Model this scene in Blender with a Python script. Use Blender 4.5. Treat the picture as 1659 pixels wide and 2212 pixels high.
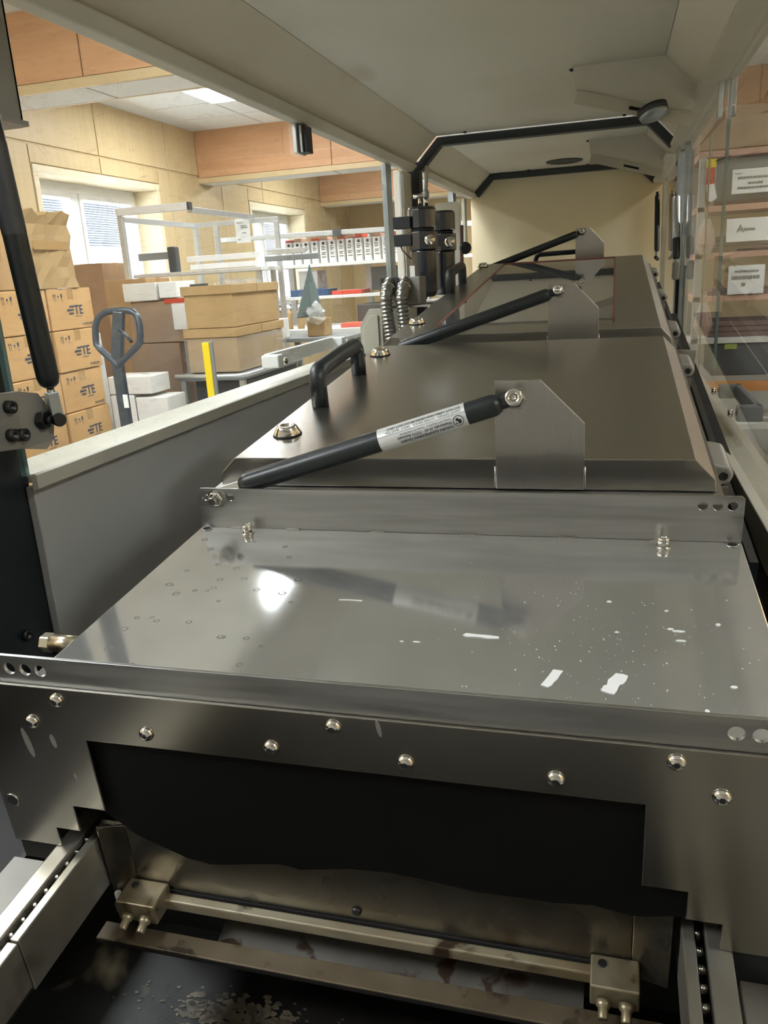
import bpy, math, random
from mathutils import Vector, Matrix
from mathutils.geometry import tessellate_polygon

random.seed(7)
for o in list(bpy.data.objects):
    bpy.data.objects.remove(o, do_unlink=True)
scene = bpy.context.scene
COL = scene.collection

# ------------------------------------------------------------------ camera
YAW, PITCH, ROLL = math.radians(16.39), math.radians(16.48), math.radians(-3.457)
CAM = Vector((0.440, -0.769, 1.359))
fw = Vector((-math.sin(YAW) * math.cos(PITCH), math.cos(YAW) * math.cos(PITCH), -math.sin(PITCH)))
rt = Vector((math.cos(YAW), math.sin(YAW), 0.0))
up = rt.cross(fw)
r2 = rt * math.cos(ROLL) + up * math.sin(ROLL)
u2 = -rt * math.sin(ROLL) + up * math.cos(ROLL)
cd = bpy.data.cameras.new('camera')
cam = bpy.data.objects.new('camera', cd)
COL.objects.link(cam)
cam.matrix_world = Matrix(((r2.x, u2.x, -fw.x, CAM.x), (r2.y, u2.y, -fw.y, CAM.y), (r2.z, u2.z, -fw.z, CAM.z), (0, 0, 0, 1)))
cd.sensor_fit = 'HORIZONTAL'
cd.sensor_width = 36.0
cd.lens = 36.0 * 1729.0 / 1659.0
cd.clip_start = 0.01
cd.clip_end = 100
scene.camera = cam

# ------------------------------------------------------------------ world, lamps, exposure
w = bpy.data.worlds.new('world')
scene.world = w
w.use_nodes = True
bg = w.node_tree.nodes['Background']
bg.inputs[0].default_value = (0.90, 0.96, 1.0, 1)
bg.inputs[1].default_value = 4.5
LAMP_STRENGTH = 40.0
vs = scene.view_settings
vs.view_transform = 'Standard'
vs.look = 'None'
vs.gamma = 1.0
vs.use_curve_mapping = False
vs.exposure = 0.72
scene.cycles.max_bounces = 8
scene.cycles.diffuse_bounces = 3
scene.cycles.glossy_bounces = 4
scene.cycles.transparent_max_bounces = 16
scene.cycles.caustics_reflective = True
scene.cycles.sample_clamp_indirect = 6.0
scene.cycles.adaptive_threshold = 0.12

# ------------------------------------------------------------------ frames
TILT = math.radians(6.05)
T_ORG = Vector((0, 0, 1.10))
FRAMES = {'W': Matrix.Identity(4), 'T': Matrix.Translation(T_ORG) @ Matrix.Rotation(TILT, 4, 'X')}


def t2w(x, t, n):
    return FRAMES['T'] @ Vector((x, t, n))


# ------------------------------------------------------------------ materials
def lin(c):
    out = []
    for v in c[:3]:
        v = v / 255.0
        out.append(v / 12.92 if v <= 0.04045 else ((v + 0.055) / 1.055) ** 2.4)
    return (*out, 1.0)


class NT:
    def __init__(self, name):
        self.m = bpy.data.materials.new(name)
        self.m.use_nodes = True
        self.t = self.m.node_tree
        self.t.nodes.clear()
        self.out = self.t.nodes.new('ShaderNodeOutputMaterial')

    def n(self, typ, **kw):
        nd = self.t.nodes.new(typ)
        for k, v in kw.items():
            if k.startswith('_'):
                setattr(nd, k[1:], v)
            else:
                key = int(k[1:]) if k[0] == 'i' and k[1:].isdigit() else k.replace('__', ' ')
                nd.inputs[key].default_value = v
        return nd

    def l(self, a, b):
        self.t.links.new(a, b)


def noise_tex(T, scale, stretch=(1, 1, 1), detail=2.0, rough=0.55, coord='Object', dist=0.0):
    tc = T.n('ShaderNodeTexCoord')
    mp = T.n('ShaderNodeMapping')
    mp.inputs['Scale'].default_value = stretch
    T.l(tc.outputs[coord], mp.inputs['Vector'])
    nz = T.n('ShaderNodeTexNoise', Scale=scale, Detail=detail, Roughness=rough, Distortion=dist)
    T.l(mp.outputs[0], nz.inputs['Vector'])
    return nz


def ramp(T, src, stops):
    r = T.n('ShaderNodeValToRGB')
    el = r.color_ramp.elements
    while len(el) < len(stops):
        el.new(0.5)
    for e, (p, c) in zip(el, stops):
        e.position = p
        e.color = c if len(c) == 4 else (*c, 1)
    T.l(src, r.inputs[0])
    return r


def g(v):
    return (v, v, v, 1)


def pm(name, col, rough=0.5, metal=0.0, col2=None, cs=6.0, cstretch=(1, 1, 1), cw=(0.35, 0.65), rvar=0.0, rs=20.0,
       bump=0.0, bs=60.0, bstretch=(1, 1, 1), spec=0.5, coat=0.0, col3=None, c3s=3.0, c3w=(0.62, 0.7), emis=None, es=0.0,
       aniso=0.0, sheen=0.0, trans=0.0):
    """one Principled material: base colour with optional noise mixes, roughness noise and bump"""
    T = NT(name)
    b = T.n('ShaderNodeBsdfPrincipled')
    T.l(b.outputs[0], T.out.inputs[0])
    b.inputs['Roughness'].default_value = rough
    b.inputs['Metallic'].default_value = metal
    b.inputs['Specular IOR Level'].default_value = spec
    b.inputs['Coat Weight'].default_value = coat
    if aniso:
        b.inputs['Anisotropic'].default_value = aniso
    if trans:
        b.inputs['Transmission Weight'].default_value = trans
    b.inputs['Base Color'].default_value = lin(col)
    last = None
    if col2 is not None:
        nz = noise_tex(T, cs, cstretch)
        r = ramp(T, nz.outputs[0], [(cw[0], lin(col)), (cw[1], lin(col2))])
        last = r.outputs[0]
    if col3 is not None:
        nz3 = noise_tex(T, c3s, (1, 1, 1), detail=3.0, dist=0.4)
        f3 = ramp(T, nz3.outputs[0], [(c3w[0], g(0)), (c3w[1], g(1))])
        mx = T.n('ShaderNodeMix', _data_type='RGBA')
        T.l(f3.outputs[0], mx.inputs[0])
        if last is not None:
            T.l(last, mx.inputs[6])
        else:
            mx.inputs[6].default_value = lin(col)
        mx.inputs[7].default_value = lin(col3)
        last = mx.outputs[2]
    if last is not None:
        T.l(last, b.inputs['Base Color'])
    if rvar:
        nr = noise_tex(T, rs, cstretch)
        rr = ramp(T, nr.outputs[0], [(0.3, g(max(0.0, rough - rvar))), (0.7, g(min(1.0, rough + rvar)))])
        T.l(rr.outputs[0], b.inputs['Roughness'])
    if bump:
        nb = noise_tex(T, bs, bstretch)
        bp = T.n('ShaderNodeBump', Strength=bump, Distance=0.002)
        T.l(nb.outputs[0], bp.inputs['Height'])
        T.l(bp.outputs[0], b.inputs['Normal'])
    if emis is not None:
        b.inputs['Emission Color'].default_value = lin(emis)
        b.inputs['Emission Strength'].default_value = es
    return T.m


def glass_mat(name, tint=(0.965, 0.975, 0.965), haze=0.03, scratch=0.0, ior=1.5, refl=1.0):
    T = NT(name)
    tr = T.n('ShaderNodeBsdfTransparent')
    tr.inputs[0].default_value = (*tint, 1)
    gl = T.n('ShaderNodeBsdfGlossy', Roughness=0.0)
    fr = T.n('ShaderNodeFresnel', IOR=ior)
    geo = T.n('ShaderNodeNewGeometry')          # only the outer faces of a pane reflect
    inv = T.n('ShaderNodeMath', _operation='MULTIPLY_ADD')
    T.l(geo.outputs['Backfacing'], inv.inputs[0])
    inv.inputs[1].default_value = -refl
    inv.inputs[2].default_value = refl
    mul = T.n('ShaderNodeMath', _operation='MULTIPLY')
    T.l(fr.outputs[0], mul.inputs[0])
    T.l(inv.outputs[0], mul.inputs[1])
    m1 = T.n('ShaderNodeMixShader')
    T.l(mul.outputs[0], m1.inputs[0])
    T.l(tr.outputs[0], m1.inputs[1])
    T.l(gl.outputs[0], m1.inputs[2])
    df = T.n('ShaderNodeBsdfDiffuse')
    df.inputs[0].default_value = (0.85, 0.85, 0.82, 1)
    m2 = T.n('ShaderNodeMixShader')
    m2.inputs[0].default_value = haze
    if scratch:
        nz = noise_tex(T, 4.0, (1, 5.0, 14.0), detail=3.0, rough=0.75, dist=3.0)
        r = ramp(T, nz.outputs[0], [(0.58, g(haze)), (0.72, g(haze + scratch))])
        T.l(r.outputs[0], m2.inputs[0])
    T.l(m1.outputs[0], m2.inputs[1])
    T.l(df.outputs[0], m2.inputs[2])
    T.l(m2.outputs[0], T.out.inputs[0])
    return T.m


def emit_mat(name, col, s):
    T = NT(name)
    e = T.n('ShaderNodeEmission', Strength=s)
    e.inputs[0].default_value = (*col, 1)
    T.l(e.outputs[0], T.out.inputs[0])
    return T.m


def wood_mat(name, c1, c2, stretch, rough=0.45):
    return pm(name, c1, rough, 0, col2=c2, cs=3.0, cstretch=stretch, cw=(0.3, 0.75), spec=0.4)


M = {}
M['cover_steel'] = pm('cover_steel', (200, 199, 195), 0.09, 0.80, col2=(188, 187, 182), cs=9, rvar=0.02, rs=14)
M['hood_steel'] = pm('hood_steel', (190, 186, 178), 0.27, 1.0, col2=(185, 181, 173), cs=40, cstretch=(0.2, 12, 12))
M['flange_steel'] = pm('flange_steel', (190, 190, 187), 0.34, 1.0, col2=(170, 170, 167), cs=9, cstretch=(0.6, 1, 10), rvar=0.06, rs=12)
M['plate_steel'] = pm('plate_steel', (182, 178, 169), 0.24, 1.0, col2=(166, 162, 153), cs=6, cstretch=(1, 1, 1))
M['bracket_steel'] = pm('bracket_steel', (192, 188, 181), 0.33, 1.0, col2=(188, 184, 177), cs=40, cstretch=(12, 12, 0.3))
M['chrome'] = pm('chrome', (225, 222, 215), 0.12, 1.0)
M['bolt_steel'] = pm('bolt_steel', (190, 188, 182), 0.25, 1.0)
M['dark_bolt'] = pm('dark_bolt', (70, 70, 70), 0.4, 0.9)
M['hole_black'] = pm('hole_black', (12, 12, 12), 0.8)
M['black_plastic'] = pm('black_plastic', (31, 36, 38), 0.42, 0, col2=(24, 28, 30), cs=20)
M['strut_black'] = pm('strut_black', (30, 35, 36), 0.36, 0, rvar=0.06, rs=12, spec=0.5)
M['post_black'] = pm('post_black', (26, 31, 34), 0.42, 0, col2=(34, 38, 40), cs=4)
M['black_metal'] = pm('black_metal', (30, 35, 44), 0.22, 0.0, spec=0.8, coat=0.4)
M['rubber'] = pm('rubber', (15, 15, 14), 0.65, 0, spec=0.12, col2=(12, 12, 11), cs=8, col3=(40, 38, 34), c3s=7.0, c3w=(0.68, 0.8), bump=0.15, bs=18)
M['matte_black'] = pm('matte_black', (20, 19, 17), 0.6, 0.0, spec=0.3, col2=(34, 31, 27), cs=9, bump=0.2, bs=30)  # near-black with faint brown noise, for shade fillers and dark sheet parts
M['grey_paint'] = pm('grey_paint', (176, 175, 170), 0.42, 0, col2=(170, 169, 164), cs=2)
M['cream_paint'] = pm('cream_paint', (184, 181, 167), 0.42, 0, col2=(172, 169, 154), cs=7)
M['canopy_paint'] = pm('canopy_paint', (206, 202, 188), 0.5, 0, col2=(196, 190, 172), cs=1.6, cw=(0.45, 0.75), col3=(178, 160, 128), c3s=2.2, c3w=(0.66, 0.85))
M['end_paint'] = pm('end_paint', (222, 210, 178), 0.45, 0, col2=(198, 180, 138), cs=1.5, cw=(0.4, 0.7))
M['beam_paint'] = pm('beam_paint', (190, 186, 170), 0.42, 0, col2=(178, 173, 157), cs=3)
M['gasket'] = pm('gasket', (48, 52, 54), 0.6)
M['bracket_grey'] = pm('bracket_grey', (140, 138, 132), 0.42, 0.3, col2=(132, 130, 124), cs=8)
M['ledge_grey'] = pm('ledge_grey', (122, 118, 108), 0.5, 0.2, col2=(108, 104, 94), cs=10)
M['hinge_grey'] = pm('hinge_grey', (150, 147, 140), 0.45, 0.5)
M['galv'] = pm('galv', (176, 182, 182), 0.4, 0.6, col2=(150, 158, 160), cs=14)
M['alu'] = pm('alu', (205, 208, 208), 0.35, 0.7)
M['rail_alu'] = pm('rail_alu', (176, 172, 160), 0.38, 0.8, col2=(150, 145, 132), cs=12, col3=(96, 88, 72), c3s=16, c3w=(0.62, 0.78))
M['stain_steel'] = pm('stain_steel', (142, 138, 128), 0.28, 0.9, col2=(112, 106, 95), cs=9, cw=(0.35, 0.65), col3=(96, 82, 62), c3s=14, c3w=(0.62, 0.78), rvar=0.08, rs=20, bump=0.05, bs=60)
M['brown_steel'] = pm('brown_steel', (116, 104, 86), 0.5, 0.5, col2=(92, 80, 62), cs=16, col3=(56, 46, 36), c3s=40, c3w=(0.6, 0.7))
M['dirty_tray'] = pm('dirty_tray', (122, 118, 110), 0.5, 0.4, col2=(92, 88, 80), cs=12, col3=(62, 44, 30), c3s=34, c3w=(0.60, 0.66), rvar=0.12, bump=0.1, bs=60)
M['flux_tray'] = pm('flux_tray', (38, 36, 33), 0.42, 0.4, col2=(22, 21, 19), cs=5, col3=(150, 138, 112), c3s=9, c3w=(0.62, 0.78), bump=0.2, bs=35)
M['brass'] = pm('brass', (166, 156, 132), 0.42, 0.8, col2=(136, 122, 94), cs=30, col3=(98, 80, 56), c3s=60, c3w=(0.60, 0.72), bump=0.08, bs=120)
M['rust_bar'] = pm('rust_bar', (176, 168, 146), 0.45, 0.6, col2=(138, 122, 94), cs=18, cstretch=(0.6, 1, 3), col3=(70, 56, 42), c3s=26, c3w=(0.6, 0.68), bump=0.08, bs=90)
M['white_flake'] = pm('white_flake', (204, 204, 200), 0.75)
M['drip'] = pm('drip', (150, 147, 140), 0.45, 0.6)
M['flux_crust'] = pm('flux_crust', (104, 94, 76), 0.5, 0.0, col2=(70, 62, 50), cs=60)
M['nickel'] = pm('nickel', (196, 186, 164), 0.28, 1.0)
M['hose_steel'] = pm('hose_steel', (150, 148, 142), 0.3, 0.9)
M['glass'] = glass_mat('glass', haze=0.035, scratch=0.16, refl=0.9)
M['glass_right'] = glass_mat('glass_right', (0.95, 0.955, 0.94), haze=0.05, scratch=0.10, refl=1.0)
M['glass_edge'] = pm('glass_edge', (112, 140, 138), 0.25, 0, spec=0.6)
M['plexi'] = glass_mat('plexi', (0.93, 0.93, 0.92), haze=0.04, refl=2.2)
M['seal_red'] = pm('seal_red', (120, 66, 52), 0.5)
M['window_pane'] = glass_mat('window_pane', (0.98, 0.985, 0.99), haze=0.0)
M['label_silver'] = pm('label_silver', (226, 228, 226), 0.35, 0.35)
M['ink'] = pm('ink', (34, 36, 38), 0.6)
M['ink_blue'] = pm('ink_blue', (52, 60, 78), 0.6)
M['ink_grey'] = pm('ink_grey', (130, 130, 126), 0.7)
M['tape_red'] = pm('tape_red', (196, 62, 44), 0.4)
M['tape_brown'] = pm('tape_brown', (176, 140, 92), 0.25, 0, spec=0.6)
M['paper'] = pm('paper', (232, 232, 228), 0.7)
M['white_card'] = pm('white_card', (228, 226, 220), 0.6, 0, col2=(218, 215, 208), cs=4)
M['yellow'] = pm('yellow', (236, 206, 20), 0.45)
M['orange_paint'] = pm('orange_paint', (206, 132, 44), 0.5)
M['wall_wood'] = wood_mat('wall_wood', (218, 194, 150), (208, 182, 136), (1, 8, 0.6))
M['soffit_wood'] = wood_mat('soffit_wood', (222, 172, 128), (210, 158, 114), (0.7, 1, 9))
M['reveal_wood'] = wood_mat('reveal_wood', (238, 226, 196), (228, 212, 176), (1, 1, 4))
M['white_paint'] = pm('white_paint', (238, 238, 236), 0.5)
M['ceiling_white'] = pm('ceiling_white', (236, 238, 238), 0.75)
M['ceiling_grid'] = pm('ceiling_grid', (226, 228, 228), 0.6)
M['floor_grey'] = pm('floor_grey', (170, 168, 162), 0.35, 0, col2=(160, 158, 152), cs=2)
M['back_wall'] = pm('back_wall', (150, 146, 138), 0.8)
M['blind'] = pm('blind', (170, 182, 196), 0.6)
M['car_a'] = pm('car_a', (202, 160, 106), 0.75, 0, col2=(194, 150, 96), cs=5)
M['car_b'] = pm('car_b', (184, 146, 100), 0.75, 0, col2=(172, 134, 90), cs=5)
M['car_c'] = pm('car_c', (164, 126, 92), 0.7, 0, col2=(152, 116, 84), cs=5)
M['car_d'] = pm('car_d', (176, 145, 98), 0.75, 0, col2=(166, 134, 88), cs=4)
M['wrap'] = glass_mat('wrap', (0.93, 0.92, 0.90), haze=0.10, scratch=0.35, refl=1.4)
M['truck_blue'] = pm('truck_blue', (50, 60, 70), 0.3, 0.2, col2=(66, 76, 84), cs=20, cw=(0.55, 0.7))
M['cone_grey'] = pm('cone_grey', (92, 108, 108), 0.35)
M['bin_blue'] = pm('bin_blue', (52, 78, 112), 0.5)
M['dark_grey'] = pm('dark_grey', (58, 60, 62), 0.5)
M['mid_grey'] = pm('mid_grey', (128, 130, 130), 0.5)
M['shelf_white'] = pm('shelf_white', (214, 212, 206), 0.5)
M['reel_brown'] = pm('reel_brown', (120, 88, 78), 0.55, 0, col2=(98, 72, 66), cs=14, cstretch=(1, 1, 20))
M['copper'] = pm('copper', (190, 128, 96), 0.5)
M['pink_board'] = pm('pink_board', (196, 154, 132), 0.55)
M['bag_clear'] = glass_mat('bag_clear', (0.9, 0.9, 0.88), haze=0.25, scratch=0.3, refl=1.5)
M['red_plastic'] = pm('red_plastic', (214, 90, 70), 0.45)
M['green_label'] = pm('green_label', (150, 160, 60), 0.5)
M['lamp_emit'] = emit_mat('lamp_emit', (0.90, 0.955, 1.0), LAMP_STRENGTH)


# ------------------------------------------------------------------ mesh building
class MB:
    def __init__(self):
        self.v, self.f, self.s = [], [], []

    def add(self, vs_, fs, smooth=False):
        o = len(self.v)
        self.v += [Vector(p) for p in vs_]
        for f in fs:
            self.f.append([i + o for i in f])
            self.s.append(smooth)
        return self

    def box(self, x0, x1, y0, y1, z0, z1):
        x0, x1 = sorted((x0, x1)); y0, y1 = sorted((y0, y1)); z0, z1 = sorted((z0, z1))
        p = [(x0, y0, z0), (x1, y0, z0), (x1, y1, z0), (x0, y1, z0), (x0, y0, z1), (x1, y0, z1), (x1, y1, z1), (x0, y1, z1)]
        return self.add(p, [(0, 3, 2, 1), (4, 5, 6, 7), (0, 1, 5, 4), (1, 2, 6, 5), (2, 3, 7, 6), (3, 0, 4, 7)])

    def prism(self, pts, axis, a0, a1, holes=()):
        """2D polygon (with holes) extruded along axis; x: pts=(y,z), y: pts=(x,z), z: pts=(x,y)"""
        def P(q, a):
            return {'x': (a, q[0], q[1]), 'y': (q[0], a, q[1]), 'z': (q[0], q[1], a)}[axis]
        loops = [list(pts)] + [list(h) for h in holes]
        flat = [q for lp in loops for q in lp]
        tris = tessellate_polygon([[Vector((q[0], q[1], 0)) for q in lp] for lp in loops])
        n = len(flat)
        vs_ = [P(q, a0) for q in flat] + [P(q, a1) for q in flat]
        fs = []
        if not holes:
            fs.append(list(range(n)))
            fs.append(list(range(2 * n - 1, n - 1, -1)))
        else:
            for t in tris:
                fs.append(list(t)); fs.append([i + n for i in reversed(t)])
        k = 0
        for lp in loops:
            m = len(lp)
            for i in range(m):
                a, b = k + i, k + (i + 1) % m
                fs.append([a, b, b + n, a + n])
            k += m
        self.add(vs_, fs)
        return self

    def ring(self, c, ax, r, seg, ref=None):
        ax = Vector(ax).normalized()
        ref = Vector(ref) if ref is not None else (Vector((0, 0, 1)) if abs(ax.z) < 0.9 else Vector((1, 0, 0)))
        u = ax.cross(ref).normalized()
        v_ = ax.cross(u)
        return [Vector(c) + (u * math.cos(2 * math.pi * i / seg) + v_ * math.sin(2 * math.pi * i / seg)) * r for i in range(seg)]

    def lathe(self, p0, ax, prof, seg=20, smooth=True, cap=True, ref=None):
        """prof: list of (distance along axis, radius)"""
        ax = Vector(ax).normalized()
        p0 = Vector(p0)
        o = len(self.v)
        for h, r in prof:
            self.v += self.ring(p0 + ax * h, ax, r, seg, ref)
        for k in range(len(prof) - 1):
            for i in range(seg):
                j = (i + 1) % seg
                self.f.append([o + k * seg + i, o + k * seg + j, o + (k + 1) * seg + j, o + (k + 1) * seg + i]); self.s.append(smooth)
        if cap:
            if prof[0][1] > 1e-6:
                self.f.append([o + i for i in reversed(range(seg))]); self.s.append(False)
            if prof[-1][1] > 1e-6:
                self.f.append([o + (len(prof) - 1) * seg + i for i in range(seg)]); self.s.append(False)
        return self

    def cyl(self, p0, p1, r, r1=None, seg=18, smooth=True):
        p0, p1 = Vector(p0), Vector(p1)
        d = p1 - p0
        return self.lathe(p0, d, [(0, r), (d.length, r if r1 is None else r1)], seg, smooth)

    def tube(self, path, r, seg=12, close=False, smooth=True, rs=None):
        path = [Vector(p) for p in path]
        n = len(path)
        tang = []
        for i in range(n):
            if close:
                d = path[(i + 1) % n] - path[i - 1]
            else:
                d = path[min(i + 1, n - 1)] - path[max(i - 1, 0)]
            tang.append(d.normalized())
        ref = Vector((0, 0, 1)) if abs(tang[0].z) < 0.9 else Vector((1, 0, 0))
        u = tang[0].cross(ref).normalized()
        o = len(self.v)
        for i in range(n):
            u = (u - tang[i] * u.dot(tang[i])).normalized()
            v_ = tang[i].cross(u)
            rr = rs[i] if rs else r
            for k in range(seg):
                a = 2 * math.pi * k / seg
                self.v.append(path[i] + (u * math.cos(a) + v_ * math.sin(a)) * rr)
        m = n if close else n - 1
        for i in range(m):
            for k in range(seg):
                a = o + i * seg + k
                b = o + i * seg + (k + 1) % seg
                i2 = (i + 1) % n
                self.f.append([a, b, o + i2 * seg + (k + 1) % seg, o + i2 * seg + k]); self.s.append(smooth)
        if not close:
            self.f.append([o + k for k in reversed(range(seg))]); self.s.append(False)
            self.f.append([o + (n - 1) * seg + k for k in range(seg)]); self.s.append(False)
        return self

    def obar(self, p0, p1, wx, wz, upv=(0, 0, 1)):
        """rectangular bar from p0 to p1"""
        p0, p1 = Vector(p0), Vector(p1)
        d = (p1 - p0).normalized()
        s_ = d.cross(Vector(upv)).normalized()
        u_ = s_.cross(d).normalized()
        vs_ = []
        for p in (p0, p1):
            for a, b in ((-1, -1), (1, -1), (1, 1), (-1, 1)):
                vs_.append(p + s_ * a * wx / 2 + u_ * b * wz / 2)
        return self.add(vs_, [(3, 2, 1, 0), (4, 5, 6, 7), (0, 1, 5, 4), (1, 2, 6, 5), (2, 3, 7, 6), (3, 0, 4, 7)])

    def mesh(self, name, base=Vector((0, 0, 0))):
        me = bpy.data.meshes.new(name)
        me.from_pydata([tuple(p - base) for p in self.v], [], self.f)
        me.polygons.foreach_set('use_smooth', self.s)
        import bmesh
        bm = bmesh.new(); bm.from_mesh(me)
        bmesh.ops.recalc_face_normals(bm, faces=bm.faces)
        bm.to_mesh(me); bm.free()
        me.update()
        return me


BASES = {}


def tag(o, label=None, cat=None, group=None, kind=None):
    if label: o['label'] = label
    if cat: o['category'] = cat
    if group: o['group'] = group
    if kind: o['kind'] = kind
    return o


def link(o, base, frame):
    COL.objects.link(o)
    o.matrix_world = FRAMES[frame] @ Matrix.Translation(base)
    BASES[o.name] = (Vector(base), frame)
    return o


def thing(name, label, cat, base=(0, 0, 0), frame='W', group=None, kind=None):
    o = bpy.data.objects.new(name, None)
    o.empty_display_size = 0.05
    link(o, Vector(base), frame)
    return tag(o, label, cat, group, kind)


def setmat(me, mat):
    me.materials.append(M[mat] if isinstance(mat, str) else mat)


def solo(name, mb, mat, label=None, cat=None, base=None, frame='W', group=None, kind=None, bevel=0.0, seg=2):
    """a top-level thing that is one mesh"""
    if base is None:
        xs = [p.x for p in mb.v]; ys = [p.y for p in mb.v]; zs = [p.z for p in mb.v]
        base = Vector(((min(xs) + max(xs)) / 2, (min(ys) + max(ys)) / 2, min(zs)))
    base = Vector(base)
    me = mb.mesh(name, base)
    setmat(me, mat)
    o = bpy.data.objects.new(name, me)
    link(o, base, frame)
    if bevel: bev(o, bevel, seg)
    return tag(o, label, cat, group, kind)


def part(name, mb, mat, parent, bevel=0.0, seg=2, label=None, kind=None):
    """a mesh child; coordinates given in the parent's frame, absolute"""
    base, frame = BASES[parent.name]
    me = mb.mesh(name, base)
    setmat(me, mat)
    return part_mesh(name, me, parent, bevel, seg, label, kind)


def part_mesh(name, me, parent, bevel=0.0, seg=2, label=None, kind=None):
    base, frame = BASES[parent.name]
    o = bpy.data.objects.new(name, me)
    COL.objects.link(o)
    o.parent = parent
    BASES[o.name] = (base, frame)
    if bevel: bev(o, bevel, seg)
    return tag(o, label, None, None, kind)


def bev(o, wd, seg=2):
    m = o.modifiers.new('bevel', 'BEVEL')
    m.width = wd
    m.segments = seg
    m.limit_method = 'ANGLE'
    m.angle_limit = math.radians(35)


def circ(cx, cy, r, n=16):
    return [(cx + r * math.cos(2 * math.pi * i / n), cy + r * math.sin(2 * math.pi * i / n)) for i in range(n)]


_TXT = {}


def text2d(body, size=1.0, bold=False):
    """flat lettering as (verts2d, faces), origin at lower left, cap height = size"""
    key = (body, bold)
    if key not in _TXT:
        cu = bpy.data.curves.new('lettering', 'FONT')
        cu.body = body
        cu.size = 1.0
        cu.resolution_u = 2
        if bold: cu.offset = 0.018
        ob = bpy.data.objects.new('lettering', cu)
        COL.objects.link(ob)
        dg = bpy.context.evaluated_depsgraph_get()
        me = bpy.data.meshes.new_from_object(ob.evaluated_get(dg))
        vv = [(p.co.x, p.co.y) for p in me.vertices]
        ff = [list(p.vertices) for p in me.polygons]
        bpy.data.objects.remove(ob); bpy.data.curves.remove(cu); bpy.data.meshes.remove(me)
        _TXT[key] = (vv, ff)
    vv, ff = _TXT[key]
    k = size / 0.7
    return [(a * k, b * k) for a, b in vv], ff


def text_width(body, size, bold=False):
    vv, _ = text2d(body, size, bold)
    return max(p[0] for p in vv) if vv else 0


def put_text(mb, body, size, org, ex, ey, bold=False, fn=None):
    """lettering on a plane: org + x*ex + y*ey (or through fn(x, y))"""
    vv, ff = text2d(body, size, bold)
    org, ex, ey = Vector(org), Vector(ex), Vector(ey)
    mb.add([fn(a, b) if fn else org + ex * a + ey * b for a, b in vv], ff)


def put_poly(mb, pts, org, ex, ey):
    org, ex, ey = Vector(org), Vector(ex), Vector(ey)
    mb.add([org + ex * a + ey * b for a, b in pts], [list(range(len(pts)))])

# ================================================================== the room
XW = -4.09          # inner face of the panelled wall
XR, YN, YF, ZC = 3.6, -3.2, 13.6, 3.0
WINS = [(5.25, 7.10, 1.00, 2.33), (9.40, 11.30, 1.00, 2.31)]


def structure(name, mb, mat, bevel=0.0):
    return solo(name, mb, mat, kind='structure', bevel=bevel)


structure('floor', MB().box(XW - 0.4, XR + 0.2, YN - 0.2, YF + 0.2, -0.1, 0.0), 'floor_grey')

wl = MB()
ys = [YN - 0.2] + [y for a in WINS for y in (a[0], a[1])] + [YF + 0.2]
for i in range(0, len(ys), 2):
    wl.box(-4.42, XW - 0.015, ys[i], ys[i + 1], 0, ZC)
for y0, y1, z0, z1 in WINS:
    wl.box(-4.42, XW - 0.015, y0, y1, 0, z0)
    wl.box(-4.42, XW - 0.015, y0, y1, z1, ZC)
wall_left = structure('wall_left', wl, 'wall_wood')
# panels of the wall, each a board of its own with an open joint
cuts = sorted(set([round(6.165 + 1.22 * k, 3) for k in range(-8, 7)]))
cuts = [c for c in cuts if YN < c < YF]
cuts = [YN] + cuts + [YF]
gap = 0.006
for i in range(len(cuts) - 1):
    a, b = cuts[i], cuts[i + 1]
    part('panel', MB().box(XW - 0.014, XW, a + gap, b - gap, 2.545, ZC), 'wall_wood', wall_left, bevel=0.004)
    segs = [(a, b, 0.0, 2.525)]
    for y0, y1, z0, z1 in WINS:
        new = []
        for s0, s1, q0, q1 in segs:
            if s1 <= y0 or s0 >= y1 or q1 <= z0 or q0 >= z1:
                new.append((s0, s1, q0, q1)); continue
            if s0 < y0: new.append((s0, y0 - 0.06, q0, q1))
            if s1 > y1: new.append((y1 + 0.06, s1, q0, q1))
            lo, hi = max(s0, y0 - 0.06), min(s1, y1 + 0.06)
            new.append((lo, hi, q0, z0 - 0.06)); new.append((lo, hi, z1 + 0.06, q1))
        segs = new
    for s0, s1, q0, q1 in segs:
        if s1 - s0 > 0.03 and q1 - q0 > 0.03:
            part('panel', MB().box(XW - 0.014, XW, s0 + gap, s1 - gap, q0, q1), 'wall_wood', wall_left, bevel=0.004)

structure('wall_far', MB().box(XW - 0.4, XR + 0.2, YF, YF + 0.2, 0, ZC), 'wall_wood')
structure('wall_right', MB().box(XR, XR + 0.2, YN - 0.2, YF + 0.2, 0, ZC), 'wall_wood')
structure('wall_near', MB().box(XW - 0.4, XR + 0.2, YN - 0.2, YN, 0, ZC), 'back_wall')

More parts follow.
